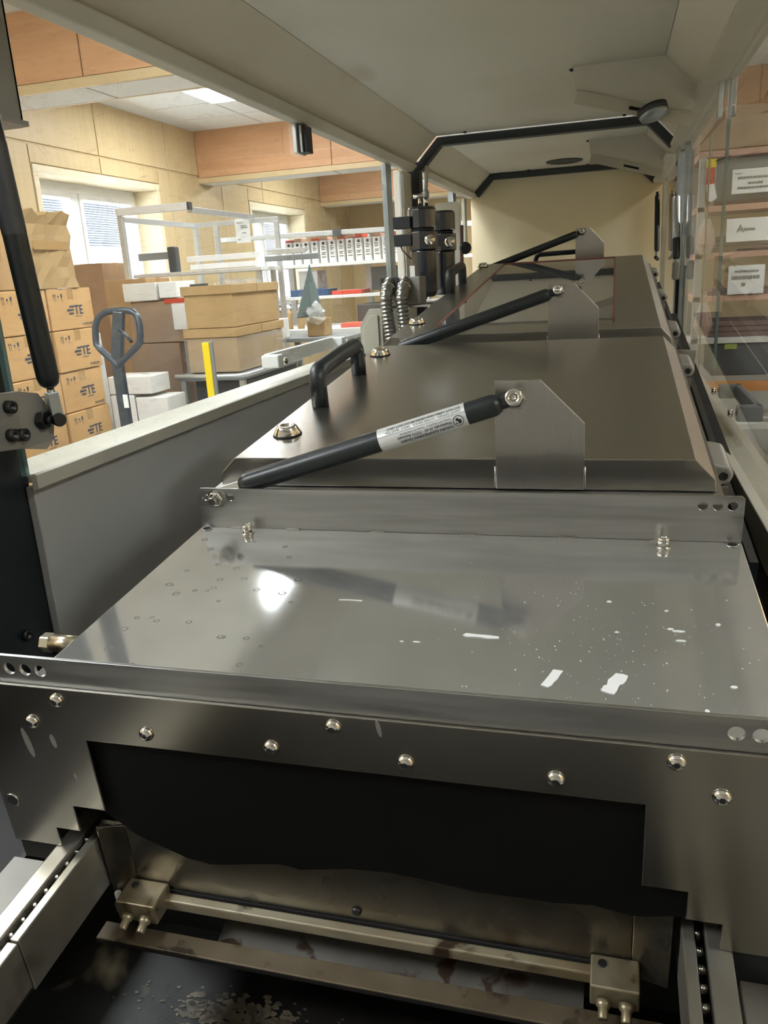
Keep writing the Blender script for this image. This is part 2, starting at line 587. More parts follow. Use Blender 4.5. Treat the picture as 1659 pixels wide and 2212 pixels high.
# ceiling with lay-in tiles
ceil = structure('ceiling', MB().box(XW - 0.4, XR + 0.2, YN - 0.2, YF + 0.2, ZC, ZC + 0.1), 'ceiling_grid')
TS = 0.62
LAMPS = [(-2.9, 6.45), (-1.04, 6.45), (-2.9, 1.49), (-1.66, 0.25), (-2.9, 10.17), (-1.04, 10.17), (-1.04, 4.9), (-2.9, -1.61), (-1.66, -1.61), (-1.01, 2.73), (2.68, 3.35), (2.68, -0.99)]  # unseen panels by the cartons, infeed and shelf are added for their light
tile_me = MB().box(-TS / 2 + 0.012, TS / 2 - 0.012, -TS / 2 + 0.012, TS / 2 - 0.012, -0.012, 0.0).mesh('ceiling_tile')
setmat(tile_me, 'ceiling_white')
cb = BASES[ceil.name][0]
ix0 = -2.9 - 1 * TS
for i in range(-1, 6):
    for j in range(-4, 12):
        x, y = -2.9 + i * TS, 6.45 + j * TS
        if not (-4.0 < x < 0.6 and 4.45 < y < 12.0) or 7.9 < y < 8.7:
            continue
        if any(abs(x - a) < 0.3 and abs(y - b) < 0.3 for a, b in LAMPS):
            continue
        o = part_mesh('ceiling_tile', tile_me, ceil)
        o.location = (x - cb.x, y - cb.y, ZC - cb.z)
for k, (x, y) in enumerate(LAMPS):
    where = ['above the aluminium frame near the panelled wall', 'above the workbench with the row of white boxes', 'in front of the near orange soffit beside the wall',
             'added for light over the aisle between the machine and the printed cartons', 'behind the second orange soffit near the wall', 'behind the second orange soffit over the aisle',
             'right behind the near orange soffit over the aisle', 'over the machine infeed by the wall', 'added for light next to the one over the machine infeed', 'just in front of the near orange soffit over the aisle', 'added for light in front of the component shelf beyond the machine', 'over the aisle on the hinge side of the machine'][k]
    t = thing('ceiling_lamp', 'square flush ceiling light panel ' + where, 'lamp', (x, y, ZC - 0.03), group='ceiling light panels')
    fr = MB()
    h = TS / 2 - 0.005
    for a in (-1, 1):
        fr.box(x + a * h, x + a * (h - 0.02), y - h, y + h, ZC - 0.028, ZC - 0.001)
        fr.box(x - h + 0.02, x + h - 0.02, y + a * h, y + a * (h - 0.02), ZC - 0.028, ZC - 0.001)
    part('frame', fr, 'white_paint', t)
    part('diffuser', MB().box(x - h + 0.022, x + h - 0.022, y - h + 0.022, y + h - 0.022, ZC - 0.02, ZC - 0.004), 'lamp_emit', t)

# soffit beams clad with orange wood panels, white underside
def soffit(name, y0, y1, z0, seams):
    s = structure(name, MB().box(XW, XR, y0 + 0.016, y1 - 0.016, z0 + 0.02, ZC), 'soffit_wood')
    xs = [XW] + seams + [XR]
    for i in range(len(xs) - 1):
        for f0, f1 in ((y0, y0 + 0.015), (y1 - 0.015, y1)):
            part('panel', MB().box(xs[i] + 0.005, xs[i + 1] - 0.005, f0, f1, z0 + 0.06, ZC), 'soffit_wood', s, bevel=0.003)
        part('underside_panel', MB().box(xs[i] + 0.01, xs[i + 1] - 0.01, y0 + 0.02, y1 - 0.02, z0, z0 + 0.018), 'ceiling_white', s, bevel=0.002)
    part('edge_strip', MB().box(XW, XR, y0 - 0.012, y0 + 0.014, z0, z0 + 0.055), 'wall_wood', s, bevel=0.003)
    part('edge_strip', MB().box(XW, XR, y1 - 0.014, y1 + 0.012, z0, z0 + 0.055), 'wall_wood', s, bevel=0.003)


soffit('trim_1', 3.93, 4.30, 2.545, [-2.66, -1.26, 0.14, 1.54])
soffit('trim_2', 8.05, 8.40, 2.46, [-2.50, -1.1, 0.3, 1.7])
soffit('trim_3', 12.10, 12.45, 2.46, [-2.66, -1.26, 0.14, 1.54])

# windows: reveal, frame, sashes, panes and blinds
for k, (y0, y1, z0, z1) in enumerate(WINS):
    wn = thing('window_%d' % (k + 1), None, None, (XW - 0.2, (y0 + y1) / 2, z0), kind='structure')
    xf = -4.38
    part('reveal', MB().box(-4.36, XW + 0.008, y0 - 0.05, y1 + 0.05, z1 - 0.012, z1 + 0.05).box(-4.36, XW + 0.008, y1 - 0.012, y1 + 0.05, z0, z1 - 0.013)
         .box(-4.36, XW + 0.008, y0 - 0.05, y0 + 0.012, z0, z1 - 0.013), 'reveal_wood', wn, bevel=0.004)
    part('sill', MB().box(-4.42, XW + 0.05, y0 - 0.05, y1 + 0.05, z0 - 0.04, z0), 'white_paint', wn, bevel=0.006)
    fz = z1 - 0.03
    part('frame', MB().box(xf - 0.03, xf + 0.03, y0, y1, fz - 0.06, z1).box(xf - 0.03, xf + 0.03, y0, y1, z0, z0 + 0.07)
         .box(xf - 0.03, xf + 0.03, y0, y0 + 0.07, z0 + 0.07, fz - 0.06).box(xf - 0.03, xf + 0.03, y1 - 0.07, y1, z0 + 0.07, fz - 0.06)
         .box(xf - 0.03, xf + 0.03, (y0 + y1) / 2 - 0.14, (y0 + y1) / 2 - 0.05, z0 + 0.07, fz - 0.06), 'white_paint', wn, bevel=0.005)
    ym = (y0 + y1) / 2 - 0.095
    for a, b, zb in ((y0 + 0.07, ym - 0.045, 1.92), (ym + 0.045, y1 - 0.07, 1.80)):
        sa = part('sash', MB().box(xf - 0.015, xf + 0.045, a, b, fz - 0.11, fz - 0.06).box(xf - 0.015, xf + 0.045, a, b, z0 + 0.07, z0 + 0.13)
                  .box(xf - 0.015, xf + 0.045, a, a + 0.05, z0 + 0.13, fz - 0.11).box(xf - 0.015, xf + 0.045, b - 0.05, b, z0 + 0.13, fz - 0.11), 'white_paint', wn, bevel=0.005)
        part('pane', MB().box(xf, xf + 0.006, a + 0.05, b - 0.05, z0 + 0.13, fz - 0.11), 'window_pane', sa)
        bl = MB()
        z = fz - 0.13
        while z > zb:
            bl.obar((xf - 0.045, a + 0.055, z), (xf - 0.045, b - 0.055, z), 0.0014, 0.017, (0.55, 0, 1))
            z -= 0.022
        bl.box(xf - 0.055, xf - 0.03, a + 0.055, b - 0.055, zb - 0.012, zb)
        part('blind', bl, 'blind', wn, kind='stuff')

# ================================================================== the machine housing (level frame)
ZR = 1.827
XLg, XRg = -0.300, 0.660                 # planes of the side windows
Y0, YM, YE = 0.02, 2.35, 3.72            # front, middle frame, end wall

can = thing('machine_canopy', 'grey beige sheet metal canopy roof of the machine with slanted sides', 'machine canopy', (0.18, Y0, 1.70))
part('roof_panel', MB().box(-0.19, 0.548, Y0, YM - 0.02, ZR, ZR + 0.02), 'canopy_paint', can, bevel=0.003)
part('roof_panel', MB().box(-0.19, 0.548, YM + 0.05, YE, ZR, ZR + 0.02), 'canopy_paint', can, bevel=0.003)
for a, b in ((Y0, YM - 0.02), (YM + 0.05, YE)):
    part('slanted_panel', MB().prism([(-0.19, ZR), (-0.19, ZR + 0.02), (-0.30, ZR - 0.09), (-0.275, ZR - 0.085)], 'y', a, b), 'canopy_paint', can)
    part('slanted_panel', MB().prism([(0.548, ZR), (0.548, ZR + 0.02), (0.66, ZR - 0.09), (0.633, ZR - 0.085)], 'y', a, b), 'canopy_paint', can)
for a, b in ((Y0, 2.33), (2.57, 3.72)):
    part('eaves_beam', MB().prism([(-0.275, ZR - 0.084), (-0.262, ZR - 0.092), (-0.283, 1.716), (-0.312, 1.716), (-0.318, ZR - 0.09), (-0.30, ZR - 0.084)], 'y', a, b), 'beam_paint', can, bevel=0.003)
for a, b in ((Y0, 2.50), (2.56, 3.72)):
    part('eaves_beam', MB().prism([(0.633, ZR - 0.084), (0.612, ZR - 0.096), (0.612, 1.722), (0.650, 1.716), (0.690, 1.722), (0.690, ZR - 0.08), (0.66, ZR - 0.084)], 'y', a, b), 'beam_paint', can, bevel=0.003)
for yc, wd in ((YM - 0.01, 0.045), (YE - 0.035, 0.03)):
    part('frame_bar', MB().prism([(-0.275, ZR - 0.09), (-0.19, ZR - 0.002), (0.548, ZR - 0.002), (0.633, ZR - 0.09), (0.612, ZR - 0.11), (0.535, ZR - 0.03), (-0.177, ZR - 0.03), (-0.254, ZR - 0.11)],
                                 'y', yc, yc + wd), 'gasket', can, bevel=0.002)
rv = MB()
for x in (-0.08, 0.46):
    for y in (YM - 0.05, YM + 0.09):
        part('rivet', MB().lathe((x, y, ZR + 0.001), (0, 0, -1), [(0, 0.007), (0.004, 0.006), (0.007, 0.002)], 10), 'dark_bolt', can)
for x in (0.01, 0.30):
    part('rivet', MB().lathe((x, YE - 0.06, ZR + 0.001), (0, 0, -1), [(0, 0.007), (0.004, 0.006), (0.007, 0.002)], 10), 'dark_bolt', can)
# corner gussets on the far right slope, lower lip with a slot
for k, yg in enumerate((1.50, 2.80)):
    gs = part('gusset', MB().prism([(0.330, ZR - 0.001), (0.547, ZR - 0.001), (0.629, ZR - 0.084), (0.612, 1.690), (0.337, 1.770)], 'y', yg, yg + 0.004), 'canopy_paint' if k == 0 else 'canopy_paint', can)
    lip = MB()
    a, b = Vector((0.337, yg, 1.785)), Vector((0.612, yg, 1.705))
    a, b = a - Vector((0, 0, 0.015)), b - Vector((0, 0, 0.015))
    d = (b - a).normalized()
    lip.obar(a + Vector((0, -0.006, -0.014)), b + Vector((0, -0.006, -0.014)), 0.003, 0.030, (0.28, 0, 1))
    part('lip', lip, 'beam_paint', gs)
    m_ = (a + b) / 2 + Vector((0.02, -0.0078, -0.020))
    part('slot', MB().obar(m_ - d * 0.03, m_ + d * 0.03, 0.0014, 0.008, (0.28, 0, 1)), 'hole_black', gs)
    part('rivet', MB().lathe((0.325, yg + 0.03, ZR + 0.001), (0, 0, -1), [(0, 0.007), (0.004, 0.006), (0.007, 0.002)], 10), 'dark_bolt', can)
# vent disc in the rear roof panel
part('roof_vent', MB().lathe((0.20, 3.42, ZR + 0.001), (0, 0, -1), [(0, 0.085), (0.006, 0.085), (0.010, 0.07), (0.004, 0.06), (0.004, 0.0)], 28), 'dark_grey', can)
part('end_panel', MB().prism([(-0.30, 0.35), (-0.30, ZR - 0.08), (-0.20, ZR + 0.01), (0.555, ZR + 0.01), (0.66, ZR - 0.08), (0.66, 0.35)], 'y', YE, YE + 0.02), 'end_paint', can)

# round lamp on the near gusset
sd = thing('round_sensor', 'small round silver dome sensor fixed to the canopy gusset', 'sensor', (0.535, 1.47, 1.70))
ax = Vector((0.28, -0.25, -0.93)).normalized()
part('rim', MB().lathe((0.520, 1.462, 1.700), ax, [(-0.008, 0.036), (0.004, 0.036), (0.006, 0.033)], 24), 'gasket', sd)
part('dome', MB().lathe((0.520, 1.462, 1.700), ax, [(0.004, 0.034), (0.012, 0.032), (0.017, 0.024), (0.019, 0.012), (0.0195, 0.0)], 24), 'galv', sd)

# corner post and strut housing at the near left
po = thing('corner_post', 'black square steel post at the front corner of the machine', 'post', (-0.33, 0.06, 0.0))
part('profile', MB().box(-0.40, -0.325, -0.02, 0.124, 0.0, 1.70), 'post_black', po, bevel=0.004)
part('screw', MB().lathe((-0.325, 0.06, 0.915), (1, 0, 0), [(0, 0.008), (0.006, 0.008), (0.006, 0.004), (0.003, 0.004), (0.003, 0)], 14), 'dark_bolt', po)
ho = thing('strut_housing', 'dark grey folded metal housing hanging at the canopy front corner', 'housing', (-0.29, 0.13, 1.56))
part('shell', MB().box(-0.302, -0.296, 0.06, 0.201, 1.567, 1.745).box(-0.33, -0.296, 0.195, 0.201, 1.567, 1.745).box(-0.302, -0.262, 0.055, 0.061, 1.567, 1.745), 'bracket_grey', ho, bevel=0.0015)
part('tab', MB().box(-0.296, -0.262, 0.09, 0.165, 1.560, 1.566), 'bracket_grey', ho)
part('bolt', MB().lathe((-0.297, 0.125, 1.62), (1, 0, 0), [(0, 0.012), (0.008, 0.011), (0.010, 0.005)], 14), 'dark_bolt', ho)

# bracket of the door strut
pb = thing('strut_bracket', 'grey bolted steel bracket plate holding the door strut on the black post', 'bracket', (-0.28, 0.08, 1.17))
part('plate', MB().prism([(0.02, 1.250), (0.068, 1.247), (0.060, 1.176), (0.01, 1.182)], 'x', -0.276, -0.270), 'bracket_grey', pb, bevel=0.001)
q = MB()
q.add([(-0.270, 0.066, 1.247), (-0.270, 0.058, 1.176), (-0.262, 0.092, 1.168), (-0.261, 0.107, 1.178), (-0.261, 0.117, 1.210), (-0.264, 0.096, 1.240)], [(0, 1, 2, 3, 4, 5)])
q.add([(-0.276, 0.068, 1.247), (-0.276, 0.060, 1.176), (-0.268, 0.094, 1.168), (-0.267, 0.109, 1.178), (-0.267, 0.119, 1.210), (-0.270, 0.098, 1.240)], [(5, 4, 3, 2, 1, 0)])
n0 = len(q.v) - 12
for i in range(6):
    q.f.append([n0 + i, n0 + (i + 1) % 6, n0 + 6 + (i + 1) % 6, n0 + 6 + i]); q.s.append(False)
part('wing', q, 'bracket_grey', pb)
for y, z in ((0.045, 1.231), (0.040, 1.197), (0.058, 1.194)):
    part('bolt', MB().lathe((-0.270, y, z), (1, 0, 0), [(0, 0.008), (0.009, 0.008), (0.009, 0.004), (0.004, 0.004), (0.004, 0)], 16), 'dark_bolt', pb)
nb = part('nut', MB().lathe((-0.264, 0.092, 1.206), (1, 0.1, 0), [(0, 0.0125), (0.009, 0.0125)], 6, smooth=False), 'dark_bolt', pb, bevel=0.001)
part('stud', MB().lathe((-0.256, 0.093, 1.206), (1, 0.1, 0), [(0, 0.006), (0.007, 0.006), (0.008, 0.005)], 14), 'dark_bolt', nb)


# ------------------------------------------------------------------ gas struts
def gas_strut(label, lo, hi, r, s0, s1, lab, view, frame='T', group='gas struts of the machine', text=False, rod=False, mat_label='label_silver', end_bolt=True):
    """lo, hi: pivot points; s0, s1: where the thick body begins and ends; lab: (s0, s1) of the silver label"""
    lo, hi = Vector(lo), Vector(hi)
    L = (hi - lo).length
    a = (hi - lo).normalized()
    v = Vector(view); v = (v - a * v.dot(a)).normalized()
    u = a.cross(v).normalized()
    if u.z < 0: u = -u
    t = thing('gas_strut', label, 'gas strut', lo, frame, group)
    P = lambda s: lo + a * (L * s)
    body = MB().lathe(P(s0), a, [(0, r * 0.55), (0.004, r * 0.85), (0.012, r), (L * (s1 - s0) - 0.012, r), (L * (s1 - s0) - 0.006, r * 0.97), (L * (s1 - s0), r * 0.72)], 28)
    part('body', body, 'strut_black', t)
    if rod:
        part('rod', MB().cyl(P(0.02), P(s0 + 0.01), r * 0.36, seg=14), 'chrome', t)
        part('fork', MB().obar(P(-0.012), P(s0 * 0.85), r * 1.0, r * 1.15, v), 'galv', t, bevel=0.001)
        part('ball_joint', MB().lathe(P(0.0) - v * 0.016, v, [(0, 0.007), (0.006, 0.009), (0.026, 0.009), (0.030, 0.007)], 16), 'dark_bolt', t)
    else:
        part('end_eye', MB().obar(P(0.0), P(s0 + 0.02), r * 0.75, r * 0.6, v), 'bolt_steel', t, bevel=0.001)
    part('neck', MB().obar(P(s1 - 0.01), P(1.0) + a * 0.004, r * 1.15, r * 0.9, v), 'strut_black', t, bevel=0.003)
    if end_bolt:
        bt = part('bolt_head', MB().lathe(P(1.0) + v * (r * 0.35), v, [(0, 0.0086), (0.0075, 0.0086), (0.0085, 0.0078), (0.0085, 0.0042), (0.004, 0.0042), (0.004, 0.0)], 22), 'chrome', t)
        part('nut', MB().lathe(P(1.0) - v * 0.012, v, [(0, 0.0105), (0.008, 0.0105)], 6, smooth=False), 'bolt_steel', t, bevel=0.001)
    if lab:
        sl = part('label_sleeve', MB().lathe(P(lab[0]), a, [(0, r + 0.0003), (L * (lab[1] - lab[0]), r + 0.0003)], 36, cap=False), mat_label, t)
        if text:
            Ll = L * (lab[1] - lab[0])
            rr = r + 0.0007

            def fn(x, y):   # lettering runs from the upper end to the lower end, upside down as mounted
                ang = -y / r
                d = v * math.cos(ang) + u * math.sin(ang)
                return P(lab[1]) - a * x + d * rr
            ink = MB()

            def row(body, size, x, y, bold=False):
                put_text(ink, body, size, None or (0, 0, 0), (1, 0, 0), (0, 1, 0), bold, fn=lambda p, q_: fn(x + p, y + q_))
            z = 0.0012
            for x, l1, l2 in ((0.004, 'NICHT ÖFFNEN', 'DO NOT OPEN'), (0.031, 'HOHER DRUCK', 'HIGH PRESSURE'), (0.058, 'NICHT ERHITZEN', 'DO NOT HEAT')):
                row(l1, 0.0024, x, -0.0046); row(l2, 0.0026, x, -0.0084, True)
            row('Telefon 0711/936705-0 · Telefax 0711/936705-40', 0.0019, 0.0155, 0.0010)
            row('Waldstraße 39-43 · 73773 Aichwald', 0.0028, 0.0155, 0.0042, True)
            row('HAHN GASFEDERN GmbH', 0.0034, 0.0155, 0.0084, True)
            n_ = 40
            ln = [(i * Ll / n_, -0.0009) for i in range(n_ + 1)]
            for i in range(n_):
                ink.add([fn(ln[i][0], -0.0011), fn(ln[i + 1][0], -0.0011), fn(ln[i + 1][0], -0.0008), fn(ln[i][0], -0.0008)], [(0, 1, 2, 3)])
            c0, R0 = (0.0088, 0.0060), 0.0056
            for i in range(28):
                t0, t1 = 2 * math.pi * i / 28, 2 * math.pi * (i + 1) / 28
                pts = [fn(c0[0] + rr_ * math.cos(tt), c0[1] + rr_ * math.sin(tt)) for rr_, tt in ((R0, t0), (R0, t1), (R0 * 0.88, t1), (R0 * 0.88, t0))]
                ink.add(pts, [(0, 1, 2, 3)])
            for sh in ([(-0.6, 0.35), (-0.15, 0.62), (0.15, 0.3), (-0.05, 0.05), (0.35, -0.05), (0.5, -0.45), (0.1, -0.65), (-0.2, -0.3), (-0.55, -0.25)], [(0.2, 0.6), (0.5, 0.5), (0.62, 0.15), (0.4, 0.25)]):
                ink.add([fn(c0[0] + p * R0 * 0.95, c0[1] + q_ * R0 * 0.95) for p, q_ in sh], [list(range(len(sh)))])
            part('print', ink, 'ink', sl)
    return t


gas_strut('black gas strut with silver warning label in front of the nearest hood', (0.025, 0.010, 0.0395), (0.347, 0.046, 0.129), 0.0115, 0.075, 0.957, (0.571, 0.852), (0.1, -1, 0.45), text=True)
gas_strut('black gas strut in front of the second hood with the inspection window', (0.030, 0.735, 0.040), (0.344, 0.762, 0.134), 0.0115, 0.06, 0.955, None, (0.1, -1, 0.45))
gas_strut('most distant black gas strut on the machine, in front of the end wall', (0.010, 2.045, 0.035), (0.337, 2.060, 0.138), 0.0115, 0.06, 0.955, None, (0.1, -1, 0.45))
gas_strut('upright black gas strut of the side window at the front corner post', (-0.250, 0.107, 1.205), (-0.252, 0.0755, 1.62), 0.0140, 0.10, 0.97, (0.545, 0.785), (0.75, -0.6, 0.1), 'W', rod=True, mat_label='dark_grey', end_bolt=False)
gas_strut('upright gas strut with bright label beside the middle frame on the far side', (0.640, 2.22, 1.33), (0.640, 2.36, 1.56), 0.013, 0.10, 0.98, (0.38, 0.98), (-0.4, -0.9, 0.1), 'W', rod=True, mat_label='alu', end_bolt=False)
gas_strut('thin dark gas strut against the beige end wall on the far side', (0.630, 3.40, 1.36), (0.630, 3.55, 1.66), 0.012, 0.10, 0.96, None, (-0.4, -0.9, 0.1), 'W', rod=True, end_bolt=False)

# ------------------------------------------------------------------ left side: panel, sill, window doors
solo('side_panel', MB().box(-0.3245, -0.311, 0.112, 2.19, 0.20, 1.111), 'grey_paint', 'plain grey inner side panel below the near window sill', 'panel', bevel=0.002)
si = thing('window_sill_profile', 'cream painted sill profile under the large near side window', 'sill', (-0.33, 1.2, 1.06))
part('top_strip', MB().box(-0.405, -0.3021, 0.127, 2.19, 1.112, 1.126), 'cream_paint', si, bevel=0.003)
part('lip', MB().prism([(-0.302, 1.109), (-0.292, 1.112), (-0.292, 1.131), (-0.298, 1.133), (-0.302, 1.128)], 'y', 0.10, 2.19), 'cream_paint', si, bevel=0.001)

gd = thing('glass_door', 'large clear side window door with scratches facing the storage area', 'glass door', (-0.31, 1.07, 1.13))
part('pane', MB().box(-0.316, -0.310, 0.108, 2.03, 1.129, 1.745), 'glass', gd)
part('pane_edge', MB().box(-0.317, -0.309, 0.101, 0.1075, 1.129, 1.74), 'glass_edge', gd)
part('edge_strip', MB().box(-0.322, -0.305, 2.03, 2.10, 1.129, 1.715), 'galv', gd, bevel=0.001)
cl = part('glass_clamp', MB().box(-0.305, -0.296, 1.185, 1.245, 1.650, 1.725), 'alu', gd, bevel=0.001)
part('clamp_pad', MB().box(-0.296, -0.278, 1.205, 1.247, 1.653, 1.712), 'black_plastic', cl, bevel=0.001)
part('clamp_plate', MB().box(-0.293, -0.287, 1.197, 1.205, 1.653, 1.712), 'alu', cl)
hd = part('door_handle', MB().tube([(-0.316, 1.03, 1.178), (-0.335, 1.03, 1.178), (-0.352, 1.03, 1.178), (-0.356, 1.05, 1.178), (-0.356, 1.47, 1.178), (-0.352, 1.49, 1.178), (-0.316, 1.49, 1.178)], 0.004, 8), 'alu', gd)
part('grip', MB().box(-0.362, -0.348, 1.02, 1.50, 1.160, 1.194), 'white_paint', hd, bevel=0.002)
for y in (1.02, 1.50):
    part('foot', MB().box(-0.362, -0.318, y - 0.016, y + 0.016, 1.162, 1.192), 'white_paint', hd, bevel=0.003)
    part('bolt', MB().lathe((-0.310, y, 1.176), (1, 0, 0), [(0, 0.009), (0.005, 0.009), (0.007, 0.006)], 12), 'chrome', hd)

gp = thing('guard_plate', 'cream folded guard plate beside the steel hoses', 'guard plate', (-0.27, 1.62, 1.10))
part('plate', MB().prism([(-0.303, 1.10), (-0.303, 1.215), (-0.272, 1.262), (-0.232, 1.262), (-0.232, 1.10)], 'y', 1.62, 1.626), 'cream_paint', gp, bevel=0.001)
part('flange', MB().prism([(-0.291, 1.10), (-0.291, 1.206), (-0.268, 1.244), (-0.244, 1.244), (-0.244, 1.10)], 'y', 1.614, 1.62), 'beam_paint', gp, bevel=0.001)
part('return', MB().box(-0.238, -0.232, 1.6265, 1.72, 1.10, 1.262), 'cream_paint', gp)

mp = thing('middle_post', 'dark grey frame post with hinge strips between the two side windows', 'post', (-0.30, 2.4, 0.3))
part('profile', MB().box(-0.33, -0.262, 2.34, 2.40, 0.3, 1.75), 'gasket', mp, bevel=0.003)
part('cover_strip', MB().box(-0.325, -0.290, 2.20, 2.33, 1.10, 1.71), 'canopy_paint', mp, bevel=0.002)
part('hinge_strip', MB().box(-0.292, -0.284, 2.145, 2.165, 1.12, 1.70), 'white_paint', mp, bevel=0.001)
part('hinge_knuckle', MB().cyl((-0.283, 2.155, 1.58), (-0.283, 2.155, 1.69), 0.008), 'white_paint', mp)
part('hinge_knuckle', MB().cyl((-0.283, 2.155, 1.46), (-0.283, 2.155, 1.52), 0.008), 'white_paint', mp)
g2 = thing('glass_door', 'narrow rear side window door behind the black filters', 'glass door', (-0.31, 3.0, 1.13))
part('pane', MB().box(-0.316, -0.310, 2.60, 3.66, 1.129, 1.72), 'glass', g2)
part('edge_strip', MB().box(-0.322, -0.296, 3.20, 3.27, 1.129, 1.71), 'galv', g2, bevel=0.001)
part('edge_strip', MB().box(-0.322, -0.290, 2.56, 2.60, 1.129, 1.71), 'white_paint', g2, bevel=0.001)
part('latch_strip', MB().box(-0.300, -0.284, 3.44, 3.50, 1.46, 1.70), 'cream_paint', g2, bevel=0.003)
solo('rear_side_panel', MB().box(-0.325, -0.311, 2.40, 3.71, 0.20, 1.128), 'grey_paint', 'grey inner side panel behind the black filters', 'panel', bevel=0.002)

# ------------------------------------------------------------------ right side: sill, panel, window doors
si = thing('window_sill_profile', 'cream painted sill rail under the window on the hinge side', 'sill', (0.66, 1.2, 0.98))
part('top_strip', MB().prism([(0.622, 1.028), (0.622, 1.040), (0.640, 1.034), (0.645, 1.020), (0.662, 1.018), (0.70, 1.010), (0.70, 0.99), (0.622, 0.99)], 'y', -0.35, 2.45), 'cream_paint', si, bevel=0.002)
solo('hinge_side_panel', MB().box(0.636, 0.650, -0.35, 3.71, 0.20, 0.988), 'post_black', 'dark inner side panel on the hinge side of the machine', 'panel')
solo('rear_sill', MB().box(0.625, 0.70, 2.50, 3.71, 0.99, 1.03), 'cream_paint', 'cream sill of the rear window on the hinge side', 'sill', bevel=0.003)
gr = thing('glass_door', 'tall clear window door in front of the component shelf', 'glass door', (0.665, 1.0, 1.02))
part('pane', MB().box(0.662, 0.668, -0.30, 2.24, 1.02, 1.74), 'glass_right', gr)
part('edge_strip', MB().box(0.657, 0.671, 2.24, 2.30, 1.02, 1.72), 'galv', gr, bevel=0.001)
cl = part('glass_clamp', MB().box(0.648, 0.657, 1.27, 1.30, 1.645, 1.73), 'alu', gr, bevel=0.001)
part('clamp_plate', MB().box(0.672, 0.684, 1.27, 1.30, 1.645, 1.73), 'alu', cl, bevel=0.001)
part('screw', MB().lathe((0.650, 1.285, 1.742), (-1, 0, 0), [(0, 0.009), (0.006, 0.009), (0.01, 0.005)], 12), 'chrome', cl)
hd = part('door_handle', MB().box(0.702, 0.716, 0.86, 1.16, 1.052, 1.082), 'mid_grey', gr, bevel=0.003)
for y in (0.87, 1.15):
    part('foot', MB().box(0.670, 0.716, y - 0.013, y + 0.013, 1.052, 1.082), 'mid_grey', hd, bevel=0.003)
    part('bolt', MB().lathe((0.662, y, 1.067), (-1, 0, 0), [(0, 0.008), (0.006, 0.008), (0.008, 0.005)], 12), 'chrome', hd)
part('clear_strip', MB().box(0.669, 0.676, 1.278, 1.286, 1.10, 1.64), 'glass_edge', gr, bevel=0.001)
part('clear_strip', MB().box(0.669, 0.673, 1.62, 1.628, 1.05, 1.66), 'cream_paint', gr, bevel=0.001)
rp = thing('middle_post', 'slim frame post with slotted strip on the hinge side', 'post', (0.66, 2.4, 0.3))
part('profile', MB().box(0.652, 0.70, 2.44, 2.50, 0.3, 1.715), 'galv', rp, bevel=0.003)
st = part('slotted_strip', MB().box(0.640, 0.648, 2.36, 2.44, 1.53, 1.72), 'galv', rp, bevel=0.001)
for z in (1.57, 1.62, 1.67):
    part('slot', MB().box(0.6385, 0.6402, 2.385, 2.415, z - 0.008, z + 0.008), 'dark_grey', st)
jt = part('joint_block', MB().box(0.628, 0.650, 2.20, 2.24, 1.285, 1.345), 'bracket_grey', rp, bevel=0.006)
part('lower_post', MB().box(0.646, 0.668, 2.30, 2.36, 0.3, 1.33), 'post_black', rp, bevel=0.003)
g3 = thing('glass_door', 'rear window door next to the beige end wall on the hinge side', 'glass door', (0.66, 3.1, 1.02))
part('pane', MB().box(0.662, 0.668, 2.52, 3.66, 1.03, 1.72), 'glass_right', g3)
part('edge_strip', MB().box(0.652, 0.668, 3.46, 3.52, 1.03, 1.71), 'cream_paint', g3, bevel=0.002)

# ================================================================== the inclined tunnel (frame tilted with the conveyor)
def cap_screw(parent, x, t, n, r=0.0055, h=0.0085, mat='chrome'):
    s = part('cap_screw', MB().lathe((x, t, n + 0.001), (0, 0, 1), [(0, r), (h - 0.001, r), (h, r * 0.9), (h, r * 0.5), (h * 0.45, r * 0.5), (h * 0.45, 0)], 18), mat, parent)
    part('washer', MB().lathe((x, t, n), (0, 0, 1), [(0, r * 1.35), (0.0012, r * 1.35)], 18), mat, s)
    return s


tc = thing('tunnel_cover', 'flat polished steel cover plate with upright flanges and white flakes on it', 'cover plate', (0.28, -0.16, -0.02), 'T')
part('plate', MB().box(0.0, 0.56, -0.3325, 0.0, -0.0025, 0.0), 'cover_steel', tc, bevel=0.0012)
part('side_lip', MB().box(-0.0005, 0.0015, -0.3325, 0.0, -0.020, -0.0026), 'flange_steel', tc)
part('side_lip', MB().box(0.5585, 0.5605, -0.3325, 0.0, -0.020, -0.0026), 'flange_steel', tc)
holes = [circ(x, 0.036, 0.0046, 20) for x in (0.0105, 0.041, 0.524, 0.537, 0.550)]
fl = part('rear_flange', MB().prism([(0.0, 0.0), (0.56, 0.0), (0.56, 0.043), (0.557, 0.046), (0.006, 0.046), (0.003, 0.044)], 'y', 0.0, 0.0025, holes), 'flange_steel', tc)
nut = part('hex_nut', MB().lathe((0.025, 0.0, 0.0352), (0, -1, 0), [(0, 0.0090), (0.0055, 0.0090), (0.0065, 0.0078)], 6, smooth=False), 'bolt_steel', fl, bevel=0.0006)
part('bolt_stud', MB().lathe((0.025, -0.004, 0.0352), (0, -1, 0), [(0, 0.0048), (0.008, 0.0048), (0.009, 0.0042)], 16), 'bolt_steel', fl)
part('washer', MB().lathe((0.025, 0.0, 0.0352), (0, -1, 0), [(0, 0.0105), (0.001, 0.0105)], 20), 'bolt_steel', fl)
for x in (0.044, 0.110, 0.206, 0.302, 0.401, 0.487):
    part('weld_tab', MB().box(x - 0.008, x + 0.008, -0.0022, 0.0, -0.0004, 0.0014), 'bolt_steel', fl, bevel=0.0004)
